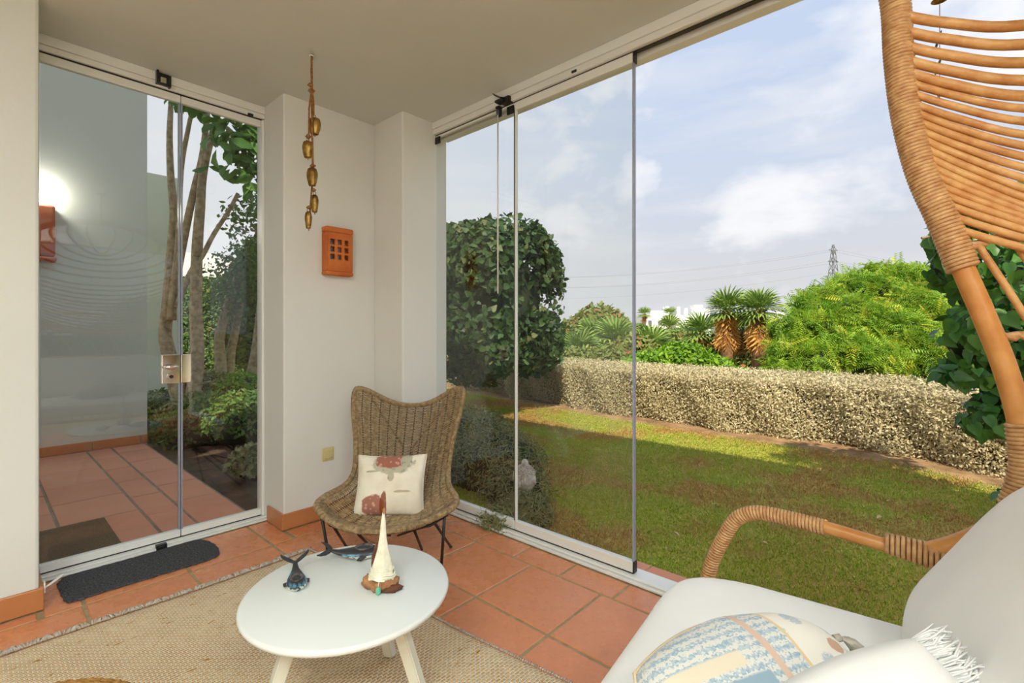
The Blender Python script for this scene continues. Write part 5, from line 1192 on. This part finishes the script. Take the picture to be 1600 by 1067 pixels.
mb = MB(); mb.add([(1.2, -1, 4.1), (6.2, -1, 4.1), (3.7, -1, 5.9), (1.2, 5, 4.1), (6.2, 5, 4.1), (3.7, 5, 5.9)], [(0, 1, 2), (5, 4, 3), (0, 2, 5, 3), (2, 1, 4, 5), (1, 0, 3, 4)]); mb.build('roof', M['cream'], bpy.data.objects['white_villa'])
b = P(1080, 518, 125); b.z = -.7
house('white_villa', b, 'white villa with a tower and chimneys, right one of the two in the distance', [(-5, 5, 0, 8, 0, 6.2, 'wall'), (2.2, 5, .5, 6, 6.2, 8.0, 'wall'), (1.2, 3.4, 1, 4, 8.0, 8.9, 'tower'), (-3.2, -2.5, 1, 2, 6.2, 8.4, 'chimney'), (-1.2, -.6, 1, 2, 6.2, 8.0, 'chimney')], [(-3, 0, 3.6, .9, 1.1), (0, 0, 3.6, .9, 1.1), (3, 0, 3.6, .9, 1.1)])
b = P(1212, 518, 60); b.z = -2; house('white_villa', b, 'piece of a white house peeping out right of the tall palms', [(-1.2, 1.2, 0, 4, 0, 5.6, 'wall')], [(.4, 0, 3.4, .5, .8)])
# house behind the left garden
b = P(335, 518, 30); b.z = -.9; t = thing('pale_house', tuple(b), 'pale house with sloping gable and chimney beyond the garden behind the left glass', 'house', None, -YAW)
k = 30/751
def hx_(u, v): return ((u-335)*k, 2.1+(518-v)*k)
mb = MB(); q = [hx_(255, 571), hx_(350, 571), hx_(350, 424), hx_(330, 396), hx_(255, 393)]
def gable(mb, q, y0, y1): n = len(q); mb.add([(x, y0, z) for x, z in q]+[(x, y1, z) for x, z in q], [tuple(range(n)), tuple(reversed(range(n, 2*n)))]+[(i, n+i, n+(i+1) % n, (i+1) % n) for i in range(n)])
gable(mb, q, 0, 4); mb.build('wall', M['cream'], t)
mb = MB(); gable(mb, [hx_(330, 571), hx_(420, 571), hx_(420, 372), hx_(362, 378), hx_(330, 396)], 3.99, 8); mb.build('wall', M['cream'], t)
mb = MB(); x0, z0 = hx_(368, 378); mb.box(x0, x0+.40, 4.5, 5.0, z0-.2, z0+.72); mb.build('chimney', M['cream'], t); mb = MB(); mb.box(x0-.05, x0+.45, 4.45, 5.05, z0+.721, z0+.80); mb.build('chimney_cap', M['palm_bark'], t)
# pylon
M['steel'] = pm('grey_galvanised_steel', (120, 122, 124), None, 4, .6); pb = P(1302, 518, 210); pb.z = -2; PY = thing('electricity_pylon', tuple(pb), 'grey lattice electricity pylon rising behind the feathery tree', 'pylon', None, -YAW+.35)
Z1 = EYE+136/751*210+2; legw = lambda z: 2.6*(1-z/Z1)**.8+.25
lv = [Z1*(1-(1-i/11)**1.25) for i in range(12)]; lv[-1] = Z1
for sx, sy in ((-1, -1), (1, -1), (1, 1), (-1, 1)): mb = MB(); mb.tube([(sx*legw(z), sy*legw(z), z) for z in lv], .16, 4); mb.build('leg', M['steel'], PY)
mb = MB()
for i in range(11):
    a, b_ = legw(lv[i]), legw(lv[i+1]); cs = ((-1, -1), (1, -1), (1, 1), (-1, 1))
    for j in range(4):
        p, q = cs[j], cs[(j+1) % 4]; mb.tube([(p[0]*a, p[1]*a, lv[i]), (q[0]*b_, q[1]*b_, lv[i+1])], .09, 4); mb.tube([(q[0]*a, q[1]*a, lv[i]), (p[0]*b_, p[1]*b_, lv[i+1])], .09, 4)
tag(mb.build('lattice', M['steel'], PY), kind='stuff')
for z, w in ((Z1-2.5, 2.6), (Z1-7.5, 3.2), (Z1-12.5, 2.6)):
    mb = MB(); mb.tube([(-w, 0, z), (w, 0, z)], .14, 4); mb.tube([(-w, 0, z), (0, 0, z+1.5), (w, 0, z)], .10, 4); mb.build('cross_arm', M['steel'], PY)
M['wire'] = pm('power_line', (150, 152, 156), None, 4, .7)
for k, (dz, x) in enumerate(((-2.5, -2.6), (-2.5, 2.6), (-7.5, -3.2), (-7.5, 3.2), (-12.5, -2.6))):
    w0 = pb+RT*x+Vector((0, 0, Z1+dz)); L2 = w0-RT*190+FW*30+Vector((0, 0, -6)); R2 = w0+RT*150+FW*10+Vector((0, 0, -10))
    pts = [L2.lerp(w0, i/14)-Vector((0, 0, 26*(i/14)*(1-i/14))) for i in range(15)]+[w0.lerp(R2, i/12)-Vector((0, 0, 20*(i/12)*(1-i/12))) for i in range(1, 13)]
    mb = MB(); mb.tube(pts, .035, 4); tag(mb.build('power_line', M['wire']), ('thin power line on the left end of the top pylon arm', 'thin power line on the right end of the top pylon arm', 'thin power line on the left end of the middle pylon arm', 'thin power line on the right end of the middle pylon arm', 'lowest thin power line at the pylon')[k], 'power line', 'power lines at the pylon')
# hills
def hill(name, u, v, d, rx, rz, m, label):
    c_ = P(u, 518, d); o = MB(); o.ell((0, 0, 0), (rx, rx*.5, rz), None, 48, 16, .12, u, 1.5); t = o.build(name, m, None, (c_.x, c_.y, -1), (0, 0, -YAW)); return tag(t, label, 'hill')
M['ochre'] = pm('dry_ochre_field', (204, 146, 82), (186, 150, 96), .02, .95); M['haze_hill'] = pm('wooded_hill', (104, 112, 98), (124, 124, 104), .03, .95)
hill('far_hill', 800, 506, 700, 130, 13.5, M['ochre'], 'low ochre field hill on the horizon right of the clipped tree'); hill('far_hill', 1110, 492, 600, 60, 22, M['haze_hill'], 'wooded hill on the horizon behind the villas and tall palms')
# planting and fence behind the house side, reflected in the left glass
t = thing('iron_fence', (.9, -3.0, -.1), 'black iron bar fence in the garden behind the terrace room', 'fence')
for k in range(30): mb = MB(); mb.tube([(-1.5+.11*k, 0, 0), (-1.5+.11*k, 0, 1.15)], .008, 5); mb.build('bar', M['black_metal'], t)
for z in (.12, 1.08): mb = MB(); mb.box(-1.5, 1.75, -.015, .015, z-.012, z+.012); mb.build('rail', M['black_metal'], t)
plant('garden_bush', (.9, -4.6, -.1), 'green bush beyond the iron fence behind the terrace room', 'bush', [((.2, -4.8, .7), (.9, .6, .8)), ((1.5, -4.6, .5), (.9, .6, .8)), ((2.2, -5.2, 1.0), (.8, .6, .9))], 5000, .12, OVAL, 'shrub')

# small chime at the opening, glimpsed between the slats
WC_ = thing('wind_chime', (2.235, .01, 2.545), 'small wind chime with brass bell and dark blades, glimpsed between the chair slats', 'wind chime')
mb = MB(); mb.tube([(0, 0, 0), (0, 0, -.56)], .0012, 5); mb.build('thread', M['rope'], WC_)
mb = MB(); mb.lathe([(.003, .03), (.010, .026), (.014, .010), (.017, -.012), (.024, -.020), (.021, -.021), (.012, -.005), (.002, .012)], 18, (0, 0, -.175), cap=False); mb.build('bell', M['brass'], WC_)
for z, m_, h in ((-.33, 'slate', .05), (-.42, 'slate', .045), (-.53, 'seal', .03)):
    mb = MB(); mb.ell((.006, .004, z), (.010, .004, h/2+.012), Euler((.25, .15, 0)).to_matrix(), 10, 8); mb.build('blade', M[m_], WC_)
